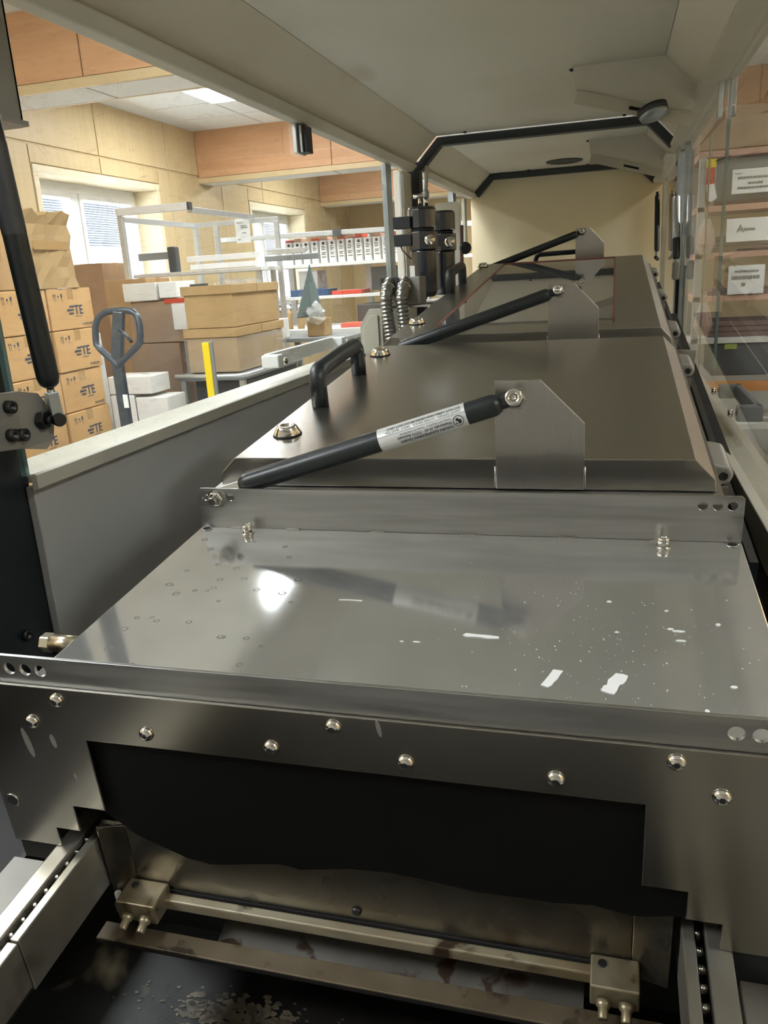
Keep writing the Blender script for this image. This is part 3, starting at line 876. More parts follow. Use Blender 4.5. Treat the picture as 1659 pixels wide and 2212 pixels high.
for x in (0.009, 0.551):
    pl = part('corner_recess', MB().lathe((x, -0.006, 0.0002), (0, 0, 1), [(0, 0.0062), (0.0010, 0.0058), (0.0004, 0.0042)], 18), 'bolt_steel', tc)
    part('recess_hole', MB().lathe((x, -0.006, 0.0002), (0, 0, 1), [(0, 0.0042), (0.0005, 0.0042)], 16), 'hole_black', pl)
fh = [circ(x, 0.0355, 0.0047, 20) for x in (0.0215, 0.035, 0.048, 0.512, 0.525, 0.538)]
part('front_flange', MB().prism([(-0.012, 0.0), (0.56, 0.0), (0.56, 0.0465), (-0.012, 0.0465)], 'y', -0.3355, -0.3328, fh), 'flange_steel', tc, bevel=0.0008)
cap_screw(tc, 0.0615, -0.0125, 0.0)
cap_screw(tc, 0.4900, -0.0140, 0.0)
rng = random.Random(3)


def flake(pts, h=0.0006):
    return MB().prism(pts, 'z', 0.0001, h)


part('flake', flake([(0.3960, -0.2532), (0.3985, -0.2470), (0.4010, -0.2400), (0.4033, -0.2329), (0.4080, -0.2333), (0.4105, -0.2338), (0.4085, -0.2390), (0.4072, -0.2440), (0.4048, -0.2490), (0.4035, -0.2530), (0.4010, -0.2554)]), 'white_flake', tc)
part('flake', flake([(0.4373, -0.2542), (0.4390, -0.2480), (0.4412, -0.2470), (0.4420, -0.2405), (0.4450, -0.2360), (0.4472, -0.2318), (0.4525, -0.2322), (0.4557, -0.2340), (0.4545, -0.2395), (0.4525, -0.2440), (0.4498, -0.2460), (0.4480, -0.2530), (0.4460, -0.2576), (0.4420, -0.2565)]), 'white_flake', tc)
part('flake', flake([(0.3297, -0.1934), (0.3320, -0.1905), (0.3400, -0.1912), (0.3500, -0.1916), (0.3583, -0.1925), (0.3590, -0.1955), (0.3500, -0.1965), (0.3420, -0.1950), (0.3330, -0.1958)]), 'white_flake', tc)
part('flake', flake([(0.2107, -0.1475), (0.2200, -0.1468), (0.2321, -0.1470), (0.2321, -0.1484), (0.2200, -0.1480), (0.2107, -0.1487)]), 'white_flake', tc)
for x, t_, a, b in ((0.4935, -0.1682, 0.006, 0.0016), (0.4945, -0.1821, 0.004, 0.0014), (0.4418, -0.1267, 0.0022, 0.0018), (0.5234, -0.1548, 0.0020, 0.0020), (0.4866, -0.1372, 0.0018, 0.0014),
                     (0.2951, -0.2082, 0.0035, 0.0008), (0.2830, -0.2088, 0.0020, 0.0008), (0.5250, -0.2380, 0.0028, 0.0020), (0.4880, -0.1655, 0.003, 0.0015), (0.4480, -0.175, 0.0022, 0.001), (0.5050, -0.268, 0.002, 0.002)):
    k = rng.random() * 6
    part('flake', flake([(x + a * math.cos(i * 0.9 + k) * rng.uniform(0.7, 1.1), t_ + b * math.sin(i * 0.9 + k) * rng.uniform(0.7, 1.1)) for i in range(7)]), 'white_flake', tc)
sp = MB()
for i in range(170):
    if rng.random() < 0.7:
        x, t_ = rng.gauss(0.44, 0.05), rng.gauss(-0.20, 0.045)
    else:
        x, t_ = rng.uniform(0.22, 0.55), rng.uniform(-0.31, -0.06)
    if not (0.2 < x < 0.555 and -0.325 < t_ < -0.02): continue
    r = rng.choice((0.0002, 0.0003, 0.0003, 0.0004, 0.0006))
    sp.prism([(x + r * math.cos(1.57 * j + x * 999), t_ + r * math.sin(1.57 * j + x * 999)) for j in range(4)], 'z', 0.0001, 0.0005)
part('flake_specks', sp, 'white_flake', tc, kind='stuff')
# dried water spots on the near left part of the plate
ws = MB()
for i in range(34):
    x, t_ = rng.uniform(0.02, 0.17), rng.uniform(-0.27, -0.03)
    r = rng.uniform(0.0016, 0.0036)
    nn = 12
    o_ = [(x + r * 1.2 * math.cos(6.283 * j / nn) * rng.uniform(0.85, 1.1), t_ + r * math.sin(6.283 * j / nn) * rng.uniform(0.85, 1.1)) for j in range(nn)]
    i_ = [(x + (p - x) * 0.72, t_ + (q - t_) * 0.72) for p, q in o_]
    ws.add([(p, q, 0.00012) for p, q in o_] + [(p, q, 0.00012) for p, q in i_], [(j, (j + 1) % nn, nn + (j + 1) % nn, nn + j) for j in range(nn)])
M['water_mark'] = pm('water_mark', (120, 118, 112), 0.4, 0.6)
part('water_marks', ws, 'water_mark', tc, kind='stuff')

# ---- front plate with the entry opening
ep = thing('entry_plate', 'brushed steel entry plate with stepped opening and round head screws', 'entry plate', (0.27, -0.338, -0.13), 'T')
part('plate', MB().prism([(-0.022, 0.0235), (0.575, 0.0235), (0.575, -0.131), (0.514, -0.131), (0.514, -0.109), (0.4925, -0.109), (0.4925, -0.0858), (0.465, -0.0858), (0.465, -0.0205),
                          (0.0735, -0.0205), (0.0735, -0.0868), (0.0445, -0.0868), (0.0445, -0.112), (0.0218, -0.112), (0.0218, -0.131), (-0.022, -0.131)], 'y', -0.3385, -0.3360), 'plate_steel', ep, bevel=0.0006)
for x, n in ((0.031, -0.008), (0.127, -0.008), (0.223, -0.008), (0.317, -0.008), (0.412, -0.008), (0.507, -0.008), (0.058, 0.0135), (0.270, 0.0145), (0.481, 0.0140)):
    b = part('button_screw', MB().lathe((x, -0.3385, n), (0, -1, 0), [(0, 0.0056), (0.0012, 0.0054), (0.0026, 0.0044), (0.0035, 0.0028), (0.0036, 0.0021)], 20), 'chrome', ep)
    part('socket', MB().lathe((x, -0.3418, n), (0, -1, 0), [(0, 0.0021), (0.0004, 0.0021)], 6, smooth=False), 'hole_black', b)
hs = part('recessed_screw', MB().lathe((-0.012, -0.3385, -0.089), (0, -1, 0), [(0, 0.0065), (0.0008, 0.0060), (0.0003, 0.0045)], 18), 'bolt_steel', ep)
part('socket', MB().lathe((-0.012, -0.3386, -0.089), (0, -1, 0), [(0, 0.0045), (0.0005, 0.0045)], 14), 'hole_black', hs)
for (x0, n0, x1, n1, wd) in ((0.0188, -0.0149, 0.0225, -0.0425, 0.0028), (0.0435, -0.0183, 0.0452, -0.0308, 0.0022), (0.0545, -0.0535, 0.0562, -0.0595, 0.0015), (0.300, 0.0236, 0.302, 0.010, 0.0016)):
    k = 12
    c0, c1 = Vector((x0, n0)), Vector((x1, n1))
    d = (c1 - c0); e = Vector((-d.y, d.x)).normalized() * wd
    mid = (c0 + c1) / 2
    pts = [mid + d * 0.5 * math.cos(6.283 * j / k) + e * math.sin(6.283 * j / k) for j in range(k)]
    part('drip_mark', MB().prism([(p.x, p.y) for p in pts], 'y', -0.3387, -0.3384), 'drip', ep)
# drip over the front flange
solo('lower_skirt', MB().box(-0.0215, 0.0215, -0.3345, -0.332, -0.153, -0.1318), 'matte_black', 'dark lower skirt strip under the entry plate beside the conveyor', 'skirt plate', frame='T')
solo('lower_skirt', MB().box(0.5145, 0.575, -0.3345, -0.332, -0.20, -0.1318), 'post_black', 'black lower skirt under the hinge end of the entry plate', 'skirt plate', frame='T')

# ---- tunnel interior
tb = thing('tunnel_housing', 'dark steel tunnel housing carrying the covers and hoods', 'tunnel', (0.27, 0.9, -0.3), 'T')
part('side_wall', MB().box(0.0, 0.004, -0.330, 2.08, -0.13, -0.0205), 'matte_black', tb)
part('side_wall', MB().box(0.544, 0.548, -0.330, 2.08, -0.13, -0.0205), 'matte_black', tb)
part('base_frame', MB().box(-0.006, 0.549, 0.030, 2.075, -0.020, 0.0255), 'flange_steel', tb)
part('dark_backing', MB().box(0.0045, 0.5435, -0.10, -0.09, -0.40, -0.004), 'matte_black', tb)  # black backing added so the tunnel interior stays dark
part('edge_rail', MB().box(0.572, 0.580, 0.02, 2.05, -0.05, -0.030), 'post_black', tb)
part('edge_sheet', MB().prism([(-0.33, -0.036), (-0.10, -0.036), (-0.092, -0.024), (-0.075, -0.020), (-0.055, -0.024), (-0.050, -0.036), (-0.01, -0.036), (-0.01, -0.12), (-0.33, -0.12)], 'x', 0.597, 0.599), 'hood_steel', tb)
part('gap_floor', MB().box(0.549, 0.635, -0.33, 2.05, -0.14, -0.132), 'matte_black', tb)  # black sheet added to fill the gap with dark

# pipe fitting in the side of the tunnel
pf = thing('pipe_fitting', 'nickel plated pipe fitting with hex end on the side of the cover', 'pipe fitting', (-0.02, -0.236, -0.012), 'T')
part('pipe', MB().lathe((-0.0005, -0.236, -0.008), (-1, 0, 0), [(0, 0.0075), (0.026, 0.0075)], 20), 'nickel', pf)
part('hex_end', MB().lathe((-0.026, -0.236, -0.008), (-1, 0, 0), [(0, 0.0088), (0.009, 0.0088), (0.010, 0.0078)], 6, smooth=False), 'nickel', pf, bevel=0.0006)
part('bore', MB().lathe((-0.036, -0.236, -0.008), (-1, 0, 0), [(0, 0.005), (0.0004, 0.005)], 14), 'hole_black', pf)

# ---- torn rubber curtain in the opening
cp = [(0.048, -0.015), (0.048, -0.090), (0.069, -0.094), (0.080, -0.103), (0.092, -0.113), (0.112, -0.121), (0.133, -0.1295), (0.143, -0.1305), (0.152, -0.1320), (0.165, -0.1300), (0.186, -0.1255), (0.208, -0.1215), (0.217, -0.1215),
      (0.226, -0.1235), (0.245, -0.1195), (0.267, -0.1150), (0.282, -0.1140), (0.298, -0.1130), (0.316, -0.1145), (0.335, -0.1165), (0.350, -0.1180), (0.364, -0.1190), (0.388, -0.1180), (0.411, -0.1180), (0.435, -0.1150),
      (0.450, -0.1175), (0.465, -0.1190), (0.482, -0.1150), (0.4925, -0.1130), (0.513, -0.118), (0.513, -0.015)]
cur = MB()
nv = len(cp)
front = []
for i, (x, n) in enumerate(cp):
    front.append((x, -0.3330, n))
cur.add(front + [(x, y + 0.002, n) for x, y, n in front], [list(range(nv)), list(range(2 * nv - 1, nv - 1, -1))] + [[i, (i + 1) % nv, nv + (i + 1) % nv, nv + i] for i in range(nv)])
solo('rubber_curtain', cur, 'rubber', 'torn black rubber curtain hanging in the entry opening', 'curtain', frame='T')

# ---- conveyor rails with finger chain
def conveyor_rail(label, xo0, xo1, xi0, xi1, inner_low, sgn):
    t = thing('conveyor_rail', label, 'conveyor rail', ((xo0 + xi1) / 2, -0.5, -0.2), 'T', 'conveyor rails')
    part('outer_profile', MB().box(xo0, xo1, -0.85, -0.10, -0.172, -0.1315), 'rail_alu', t, bevel=0.0012)
    a, b = -0.4225, -0.20
    part('inner_profile', MB().box(xi0, xi1, a, b, -0.181, -0.1312), 'rail_alu', t, bevel=0.0010)
    part('inner_profile', MB().box(xi0 - 0.0006, xi1 + 0.0006, -0.85, a - 0.0012, -0.175, -0.1318), 'rail_alu', t, bevel=0.0010)
    x0, x1 = (xo1, xi0) if xo0 < xi0 else (xi1, xo0)
    part('chain_channel', MB().box(x0, x1, -0.84, -0.11, -0.168, -0.150), 'hole_black', t)
    ln = MB().cyl(((x0 + x1) / 2 - 0.0026, 0, -0.1430), ((x0 + x1) / 2 + 0.0026, 0, -0.1430), 0.0036, seg=12).mesh('chain_roller')
    setmat(ln, 'bolt_steel')
    base = BASES[t.name][0]
    for v in ln.vertices: v.co -= base
    pin = MB().lathe(((x0 + x1) / 2 + sgn * 0.0015, 0, -0.140), (0, 0, 1), [(0, 0.0018), (0.007, 0.0018), (0.0085, 0.001)], 10).mesh('chain_pin')
    setmat(pin, 'bolt_steel')
    for v in pin.vertices: v.co -= base
    k = 0
    tt = -0.3200
    while tt > -0.62:
        o = part_mesh('chain_roller', ln, t)
        o.location.y = tt
        o = part_mesh('chain_pin', pin, t)
        o.location.y = tt - 0.0066
        tt -= 0.0131
    return t


conveyor_rail('aluminium conveyor rail with chain on the window side of the infeed', 0.0165, 0.0320, 0.0390, 0.0465, -0.181, 1)
conveyor_rail('aluminium conveyor rail with chain on the hinge side of the infeed', 0.5065, 0.5220, 0.4920, 0.5000, -0.181, -1)
solo('support_ledge', MB().box(-0.046, 0.0, -0.85, -0.3245, -0.178, -0.168), 'ledge_grey', 'grey flat ledge beside the conveyor rail on the window side', 'ledge', frame='T', bevel=0.001)
solo('support_ledge', MB().box(0.5285, 0.60, -0.85, -0.334, -0.172, -0.160), 'ledge_grey', 'grey flat ledge beside the conveyor rail on the hinge side', 'ledge', frame='T', bevel=0.001)

# ---- spray flux guard sheet behind the curtain
fg = thing('flux_guard', 'stained folded steel sheet behind the torn curtain', 'guard sheet', (0.268, -0.31, -0.20), 'T')
gsh = MB()
gsh.add([(0.072, -0.3215, -0.1185), (0.462, -0.3215, -0.1185), (0.462, -0.3215, -0.186), (0.072, -0.3215, -0.186),
         (0.072, -0.3195, -0.1185), (0.462, -0.3195, -0.1185), (0.462, -0.3195, -0.186), (0.072, -0.3195, -0.186)],
        [(0, 3, 2, 1), (4, 5, 6, 7), (0, 1, 5, 4), (1, 2, 6, 5), (2, 3, 7, 6), (3, 0, 4, 7)])
part('face', gsh, 'stain_steel', fg, bevel=0.0008)
part('wing', MB().prism([(0.072, -0.3215), (0.072, -0.3195), (0.049, -0.3255), (0.0495, -0.3275)], 'z', -0.196, -0.1175), 'stain_steel', fg, bevel=0.0006)
part('wing', MB().prism([(0.462, -0.3215), (0.462, -0.3195), (0.487, -0.3245), (0.4865, -0.3265)], 'z', -0.190, -0.1215), 'stain_steel', fg, bevel=0.0006)
part('top_lip', MB().prism([(-0.3215, -0.1185), (-0.3195, -0.1165), (-0.300, -0.1165), (-0.300, -0.1185)], 'x', 0.05, 0.486), 'stain_steel', fg)
sc = part('screw', MB().lathe((0.2620, -0.3216, -0.1700), (0, -1, 0), [(0, 0.0040), (0.0018, 0.0036), (0.0026, 0.0022)], 16), 'dark_bolt', fg)

# ---- cross bar between two brass blocks with nozzles
cbx = thing('nozzle_bar', 'rusty thin cross bar between two brass nozzle blocks', 'nozzle bar', (0.268, -0.33, -0.19), 'T')
part('bar', MB().box(0.098, 0.437, -0.3325, -0.3245, -0.1905, -0.1805), 'rust_bar', cbx, bevel=0.0012)
part('bar_edge', MB().box(0.098, 0.437, -0.3235, -0.3222, -0.1870, -0.1792), 'hole_black', cbx)
for x0, x1 in ((0.0660, 0.1010), (0.4345, 0.4670)):
    bk = part('block', MB().box(x0, x1, -0.347, -0.322, -0.1915, -0.1730), 'brass', cbx, bevel=0.0012)
    for f in (0.28, 0.74):
        x = x0 + (x1 - x0) * f
        part('nozzle', MB().lathe((x, -0.347, -0.185), (0, -0.9, -0.35), [(0, 0.0048), (0.004, 0.0048), (0.005, 0.0034), (0.011, 0.0034), (0.012, 0.0030), (0.012, 0.0014), (0.008, 0.0014)], 14), 'brass', bk)
    part('set_screw', MB().lathe((x0 + 0.008, -0.329, -0.1730), (0, 0, 1), [(0, 0.0032), (0.001, 0.003)], 12), 'dark_bolt', bk)

ab = thing('angle_bar', 'brown stained angle bar across the infeed pit', 'angle bar', (0.26, -0.35, -0.23), 'T')
part('top_leg', MB().box(0.050, 0.488, -0.3600, -0.3440, -0.2030, -0.2010), 'brown_steel', ab, bevel=0.0006)
part('front_leg', MB().box(0.050, 0.488, -0.3600, -0.3585, -0.2065, -0.2031), 'matte_black', ab)
solo('drip_sheet', MB().prism([(-0.332, -0.2338), (-0.332, -0.2318), (-0.275, -0.220), (-0.275, -0.222)], 'x', 0.135, 0.430), 'dirty_tray', 'dirty grey drip sheet with brown spots under the nozzle bar', 'drip sheet', frame='T')
solo('flux_tray', MB().box(-0.046, 0.600, -0.90, -0.11, -0.305, -0.300), 'flux_tray', 'blackened tray with dried flux below the angle bar', 'tray', frame='T')
cr = MB()
for i in range(420):
    x, t_ = rng.gauss(0.15, 0.04), rng.gauss(-0.338, 0.010)
    r = rng.uniform(0.0005, 0.0030) * (1.2 if abs(x - 0.15) < 0.05 else 0.6)
    m_ = rng.randint(5, 8)
    k_ = rng.random() * 6
    cr.prism([(x + 1.5 * r * math.cos(6.283 * j / m_ + k_) * rng.uniform(0.4, 1.2), t_ + r * math.sin(6.283 * j / m_ + k_) * rng.uniform(0.4, 1.2)) for j in range(m_)], 'z', -0.2999, -0.2994)
part_base = None
solo('dried_flux', cr, 'flux_crust', 'pale crust of dried flux flakes on the black tray', 'flux crust', frame='T', kind='stuff')
cl2 = thing('hose_clip', 'small white and blue hose clip beside the conveyor rail', 'clip', (0.052, -0.328, -0.2), 'T')
part('stem', MB().cyl((0.0555, -0.330, -0.197), (0.0555, -0.330, -0.184), 0.0028, seg=12), 'white_paint', cl2)
part('collar', MB().lathe((0.0555, -0.330, -0.202), (0, 0, 1), [(0, 0.0045), (0.006, 0.0045)], 14), 'bin_blue', cl2)
# pit walls of the infeed
pit = thing('infeed_pit', 'black walls of the infeed pit under the conveyor', 'pit', (0.27, -0.5, -0.3), 'T')
part('wall', MB().box(-0.052, -0.047, -0.90, 0.05, -0.31, -0.18), 'matte_black', pit)
part('wall', MB().box(0.601, 0.606, -0.90, 0.05, -0.31, -0.165), 'matte_black', pit)
part('side_block', MB().box(-0.36, -0.056, -0.95, 0.05, -0.9, -0.24), 'matte_black', pit)
part('side_block', MB().box(0.607, 0.70, -0.95, -0.34, -0.9, -0.20), 'matte_black', pit)
part('outer_wall', MB().box(-0.372, -0.362, -0.98, -0.03, -0.95, -0.02), 'post_black', pit)
part('rear_wall', MB().box(0.0045, 0.5435, -0.262, -0.258, -0.299, -0.186), 'matte_black', pit)

# ================================================================== hoods
def hood(name, label, t0, t1, knobs, handle, hinges, bt, plexi=None):
    h = thing(name, label, 'hood', (0.27, (t0 + t1) / 2, 0.026), 'T')
    prof = [(0.0, 0.0265), (0.001, 0.0405), (0.0215, 0.060), (0.5215, 0.060), (0.5415, 0.0385), (0.5425, 0.0265)]
    part('shell', MB().prism(prof, 'y', t0, t1), 'hood_steel', h, bevel=0.0007)
    bp = part('bracket', MB().prism([(0.3235, 0.0275), (0.4145, 0.0275), (0.4145, 0.0990), (0.3710, 0.1445), (0.3255, 0.1445)], 'y', bt - 0.003, bt - 0.0002), 'bracket_steel', h, bevel=0.0005)
    part('weld', MB().cyl((0.3228, bt - 0.001, 0.0285), (0.3228, bt - 0.001, 0.0520), 0.0010, seg=8), 'bracket_steel', bp)
    part('weld', MB().cyl((0.4152, bt - 0.001, 0.0285), (0.4152, bt - 0.001, 0.0520), 0.0010, seg=8), 'bracket_steel', bp)
    for x, t in knobs:
        prof_k = [(0, 0.0165), (0.0025, 0.0172), (0.0105, 0.0128), (0.0120, 0.0118), (0.0120, 0.0060), (0.0080, 0.0055), (0.0080, 0.0)]
        kb = part('latch_knob', MB().lathe((x, t, 0.0604), (0, 0, 1), prof_k, 30), 'chrome', h)
        part('gasket_ring', MB().lathe((x, t, 0.0601), (0, 0, 1), [(0, 0.0182), (0.0012, 0.0180)], 28), 'hole_black', kb)
        part('key_slot', MB().lathe((x, t, 0.0685), (0, 0, 1), [(0, 0.0048), (0.0022, 0.0048)], 3, smooth=False), 'hole_black', kb)
    x, a, b = handle
    path = []
    R = 0.016
    path.append((x, a, 0.0602)); path.append((x, a, 0.108 - R))
    for k in range(1, 6):
        an = math.pi / 2 * k / 5
        path.append((x, a + R - R * math.cos(an), 0.108 - R + R * math.sin(an)))
    path.append((x, (a + b) / 2, 0.109))
    for k in range(0, 6):
        an = math.pi / 2 * k / 5
        path.append((x, b - R + R * math.sin(an), 0.108 - R + R * math.cos(an)))
    path.append((x, b, 0.0602))
    part('handle', MB().tube(path, 0.0118, 20), 'black_plastic', h)
    for t, ln in hinges:
        hg = part('hinge', MB().prism([(0.5436, 0.002), (0.5436, 0.024), (0.566, 0.020), (0.572, 0.010), (0.568, 0.000), (0.556, -0.004)], 'y', t, t + ln), 'hinge_grey', h, bevel=0.004, seg=3)
        part('pin', MB().lathe((0.5605, t + 0.0005, 0.0085), (0, -1, 0), [(0, 0.0052), (0.001, 0.0050), (0.001, 0.0028), (0.0, 0.0028)], 16), 'dark_bolt', hg)
        part('pin_hole', MB().lathe((0.5605, t - 0.0002, 0.0085), (0, -1, 0), [(0, 0.0028), (0.0004, 0.0028)], 12), 'hole_black', hg)
        part('hinge_leaf', MB().box(0.5495, 0.566, t - 0.006, t + 0.001, -0.019, -0.003), 'bracket_steel', hg)
    if plexi:
        x0, x1, a, b = plexi
        px = part('inspection_window', MB().box(x0, x1, a, b, 0.0602, 0.0640), 'plexi', h)
        part('seal', MB().box(x0 - 0.004, x0, a, b, 0.0602, 0.0655), 'seal_red', px)
        part('seal', MB().box(x1, x1 + 0.004, a, b, 0.0602, 0.0655), 'seal_red', px)
        part('seal', MB().box(x0 - 0.004, x1 + 0.004, b, b + 0.008, 0.0602, 0.0665), 'seal_red', px)
    return h


hood('tunnel_hood', 'nearest brushed steel hood with a plain top and black handle', 0.062, 0.695, [(0.053, 0.150), (0.047, 0.612)], (0.050, 0.284, 0.472), [(0.155, 0.085), (0.655, 0.075)], 0.062)
hood('tunnel_hood', 'second steel hood with a red sealed inspection window on top', 0.777, 2.020, [(0.043, 0.920), (0.030, 1.945)], (0.031, 1.37, 1.555), [(0.98, 0.08), (1.45, 0.08), (1.93, 0.07)], 0.777, (0.101, 0.438, 0.870, 1.950))
rh = thing('rear_hood', 'low rear hood with an upright bracket behind the inspection window', 'hood', (0.27, 2.2, -0.1), 'T')
part('shell', MB().box(0.0, 0.542, 2.081, 2.45, -0.17, -0.004), 'hood_steel', rh, bevel=0.002)
part('bracket', MB().prism([(0.315, -0.05), (0.406, -0.05), (0.406, 0.0985), (0.361, 0.148), (0.315, 0.148)], 'y', 2.077, 2.0805), 'bracket_steel', rh, bevel=0.0005)
part('bolt', MB().lathe((0.337, 2.077, 0.138), (0, -1, 0), [(0, 0.011), (0.004, 0.010), (0.006, 0.005)], 14), 'dark_bolt', rh)
part('bent_handle', MB().tube([(0.180, 2.15, -0.003), (0.180, 2.15, 0.052), (0.184, 2.15, 0.062), (0.194, 2.15, 0.068), (0.33, 2.15, 0.070), (0.345, 2.15, 0.064), (0.35, 2.15, -0.003)], 0.008, 12), 'black_plastic', rh)
hb = thing('hinge_bracket', 'small steel angle bracket between the hoods on the hinge side', 'bracket', (0.565, 0.74, -0.02), 'T')
part('plate', MB().prism([(0.545, -0.018), (0.578, -0.018), (0.582, 0.022), (0.549, 0.024)], 'y', 0.752, 0.755), 'bracket_steel', hb, bevel=0.001)
part('screw', MB().lathe((0.565, 0.752, 0.008), (0, -1, 0), [(0, 0.006), (0.002, 0.006), (0.002, 0.003), (0.001, 0.003)], 14), 'dark_bolt', hb)

# ================================================================== filter regulators and hoses by the window
def filter_unit(label, x, y, z0, z1, r):
    f = thing('air_filter', label, 'air filter', (x, y, z0), 'W', 'black air filters')
    h = z1 - z0
    part('bowl', MB().lathe((x, y, z0), (0, 0, 1), [(0, r * 0.75), (0.008, r * 0.95), (0.02, r), (h * 0.50, r), (h * 0.53, r * 1.02)], 28), 'black_metal', f)
    part('collar', MB().lathe((x, y, z0 + h * 0.53), (0, 0, 1), [(0, r * 1.16), (h * 0.20, r * 1.16)], 12, smooth=False), 'black_metal', f, bevel=0.002)
    part('neck', MB().lathe((x, y, z0 + h * 0.73), (0, 0, 1), [(0, r * 0.9), (h * 0.04, r * 0.9)], 24), 'black_plastic', f)
    part('cap', MB().lathe((x, y, z0 + h * 0.77), (0, 0, 1), [(0, r * 1.10), (h * 0.20, r * 1.10), (h * 0.23, r * 0.95)], 14, smooth=False), 'black_metal', f, bevel=0.002)
    part('gauge', MB().lathe((x + r * 0.72, y - r * 0.95, z0 + h * 0.63), (0.45, -0.9, 0), [(-0.004, 0.017), (0.008, 0.017), (0.014, 0.012), (0.016, 0.0)], 20), 'chrome', f)
    part('type_label', MB().box(x - r * 0.95, x - r * 0.55, y - r * 0.86, y - r * 0.80, z0 + h * 0.22, z0 + h * 0.36), 'paper', f)
    return f


filter_unit('black cylindrical air filter nearest the steel hoses', -0.123, 1.74, 1.286, 1.548, 0.039)
filter_unit('black cylindrical air filter standing behind the other filter', -0.090, 1.89, 1.286, 1.542, 0.036)
vb = thing('valve_plugs', 'pair of square black valve plugs on the filter towards the window', 'valve', (-0.19, 1.72, 1.40))
for z in (1.455, 1.505):
    part('plug', MB().box(-0.205, -0.150, 1.70, 1.745, z - 0.017, z + 0.017), 'black_plastic', vb, bevel=0.002)
part('wire', MB().tube([(-0.185, 1.71, 1.438), (-0.180, 1.71, 1.425), (-0.170, 1.72, 1.412), (-0.160, 1.73, 1.40)], 0.0025, 8), 'reel_brown', vb)
pt = thing('push_fitting', 'chrome push fitting with tube on top of the filter', 'fitting', (-0.12, 1.74, 1.55))
part('stem', MB().cyl((-0.128, 1.74, 1.549), (-0.128, 1.74, 1.575), 0.005, seg=12), 'chrome', pt)
part('stem', MB().cyl((-0.108, 1.74, 1.549), (-0.108, 1.74, 1.575), 0.006, seg=12), 'chrome', pt)
part('elbow', MB().tube([(-0.146, 1.735, 1.578), (-0.128, 1.738, 1.578), (-0.110, 1.74, 1.582)], 0.0068, 12), 'chrome', pt)
part('body', MB().lathe((-0.108, 1.74, 1.572), (0, 0, 1), [(0, 0.009), (0.016, 0.010), (0.022, 0.007)], 14), 'galv', pt)
part('hose', MB().cyl((-0.108, 1.74, 1.59), (-0.104, 1.75, 1.66), 0.006, seg=12), 'cream_paint', pt)
bs = thing('filter_backplate', 'beige back plate behind the black filters', 'back plate', (-0.09, 2.0, 1.2))
part('plate', MB().prism([(-0.135, 1.18), (-0.135, 1.575), (-0.060, 1.575), (-0.052, 1.56), (-0.052, 1.18)], 'y', 2.00, 2.008), 'canopy_paint', bs, bevel=0.001)
part('rod', MB().cyl((-0.052, 1.985, 1.28), (-0.046, 1.985, 1.50), 0.006, seg=10), 'reel_brown', bs)
part('knob', MB().lathe((-0.035, 2.0, 1.428), (0, -1, 0), [(0, 0.016), (0.02, 0.02), (0.03, 0.012)], 16), 'black_plastic', bs)
hbk = thing('hose_manifold', 'dark manifold block with two corrugated steel hoses hanging down', 'manifold', (-0.14, 1.45, 1.28))
part('block', MB().box(-0.200, -0.088, 1.52, 1.60, 1.2725, 1.349), 'hinge_grey', hbk, bevel=0.002)
part('cover_frame', MB().box(-0.201, -0.150, 1.516, 1.52, 1.344, 1.350).box(-0.201, -0.196, 1.516, 1.52, 1.285, 1.344).box(-0.155, -0.150, 1.516, 1.52, 1.285, 1.344), 'gasket', hbk)
part('mounting_plate', MB().box(-0.178, -0.055, 1.50, 1.98, 1.266, 1.272), 'bracket_steel', hbk, bevel=0.001)


def corrugated(x, y, zt, dx, name):
    pts, rs = [], []
    n = 90
    for i in range(n + 1):
        f = i / n
        bend = max(0.0, 1 - f * 5)
        pts.append((x + dx * f * f, y - 0.012 + 0.055 * bend * bend, zt - 0.19 * f + 0.012 * bend))
        rs.append(0.0168 + 0.0020 * math.sin(i * 2 * math.pi / 5))
    h = part('hose', MB().tube(pts, 0.0135, 18, rs=rs), 'hose_steel', hbk)
    part('ferrule', MB().lathe((x, y + 0.024, zt - 0.002), (0, -0.9, -0.4), [(0, 0.021), (0.014, 0.021)], 20), 'chrome', h)


corrugated(-0.176, 1.482, 1.325, 0.020, 'a')
corrugated(-0.130, 1.482, 1.325, 0.016, 'b')

# ================================================================== the storage area seen through the windows
def carton(label, x0, x1, y0, y1, z0, z1, mat='car_a', tape='top', name='cardboard_box', cat='box', group=None, flaps=False):
    b = solo(name, MB().box(x0, x1, y0, y1, z0, z1), mat, label, cat, group=group, bevel=0.006)
    ym = (y0 + y1) / 2
    e = 0.0015
    if tape == 'top':
        part('tape', MB().box(x0 - e, x1 + e, ym - 0.025, ym + 0.025, z1, z1 + e).box(x1, x1 + e, ym - 0.025, ym + 0.025, z1 - 0.06, z1), 'tape_brown', b)
    if flaps:
        part('flap', MB().box(x0 - 0.012, x0, y0 - 0.012, y1 + 0.012, z1 - 0.05, z1 + 0.006), mat, b, bevel=0.003)
        part('flap', MB().box(x1, x1 + 0.012, y0 - 0.012, ym - 0.004, z1 - 0.05, z1 + 0.006), mat, b, bevel=0.003)
        part('flap', MB().box(x1, x1 + 0.012, ym + 0.004, y1 + 0.012, z1 - 0.05, z1 + 0.006), mat, b, bevel=0.003)
        part('flap', MB().box(x0, x1, y0 - 0.014, y0 - 0.002, z1 - 0.05, z1 + 0.006), mat, b, bevel=0.003)
    return b


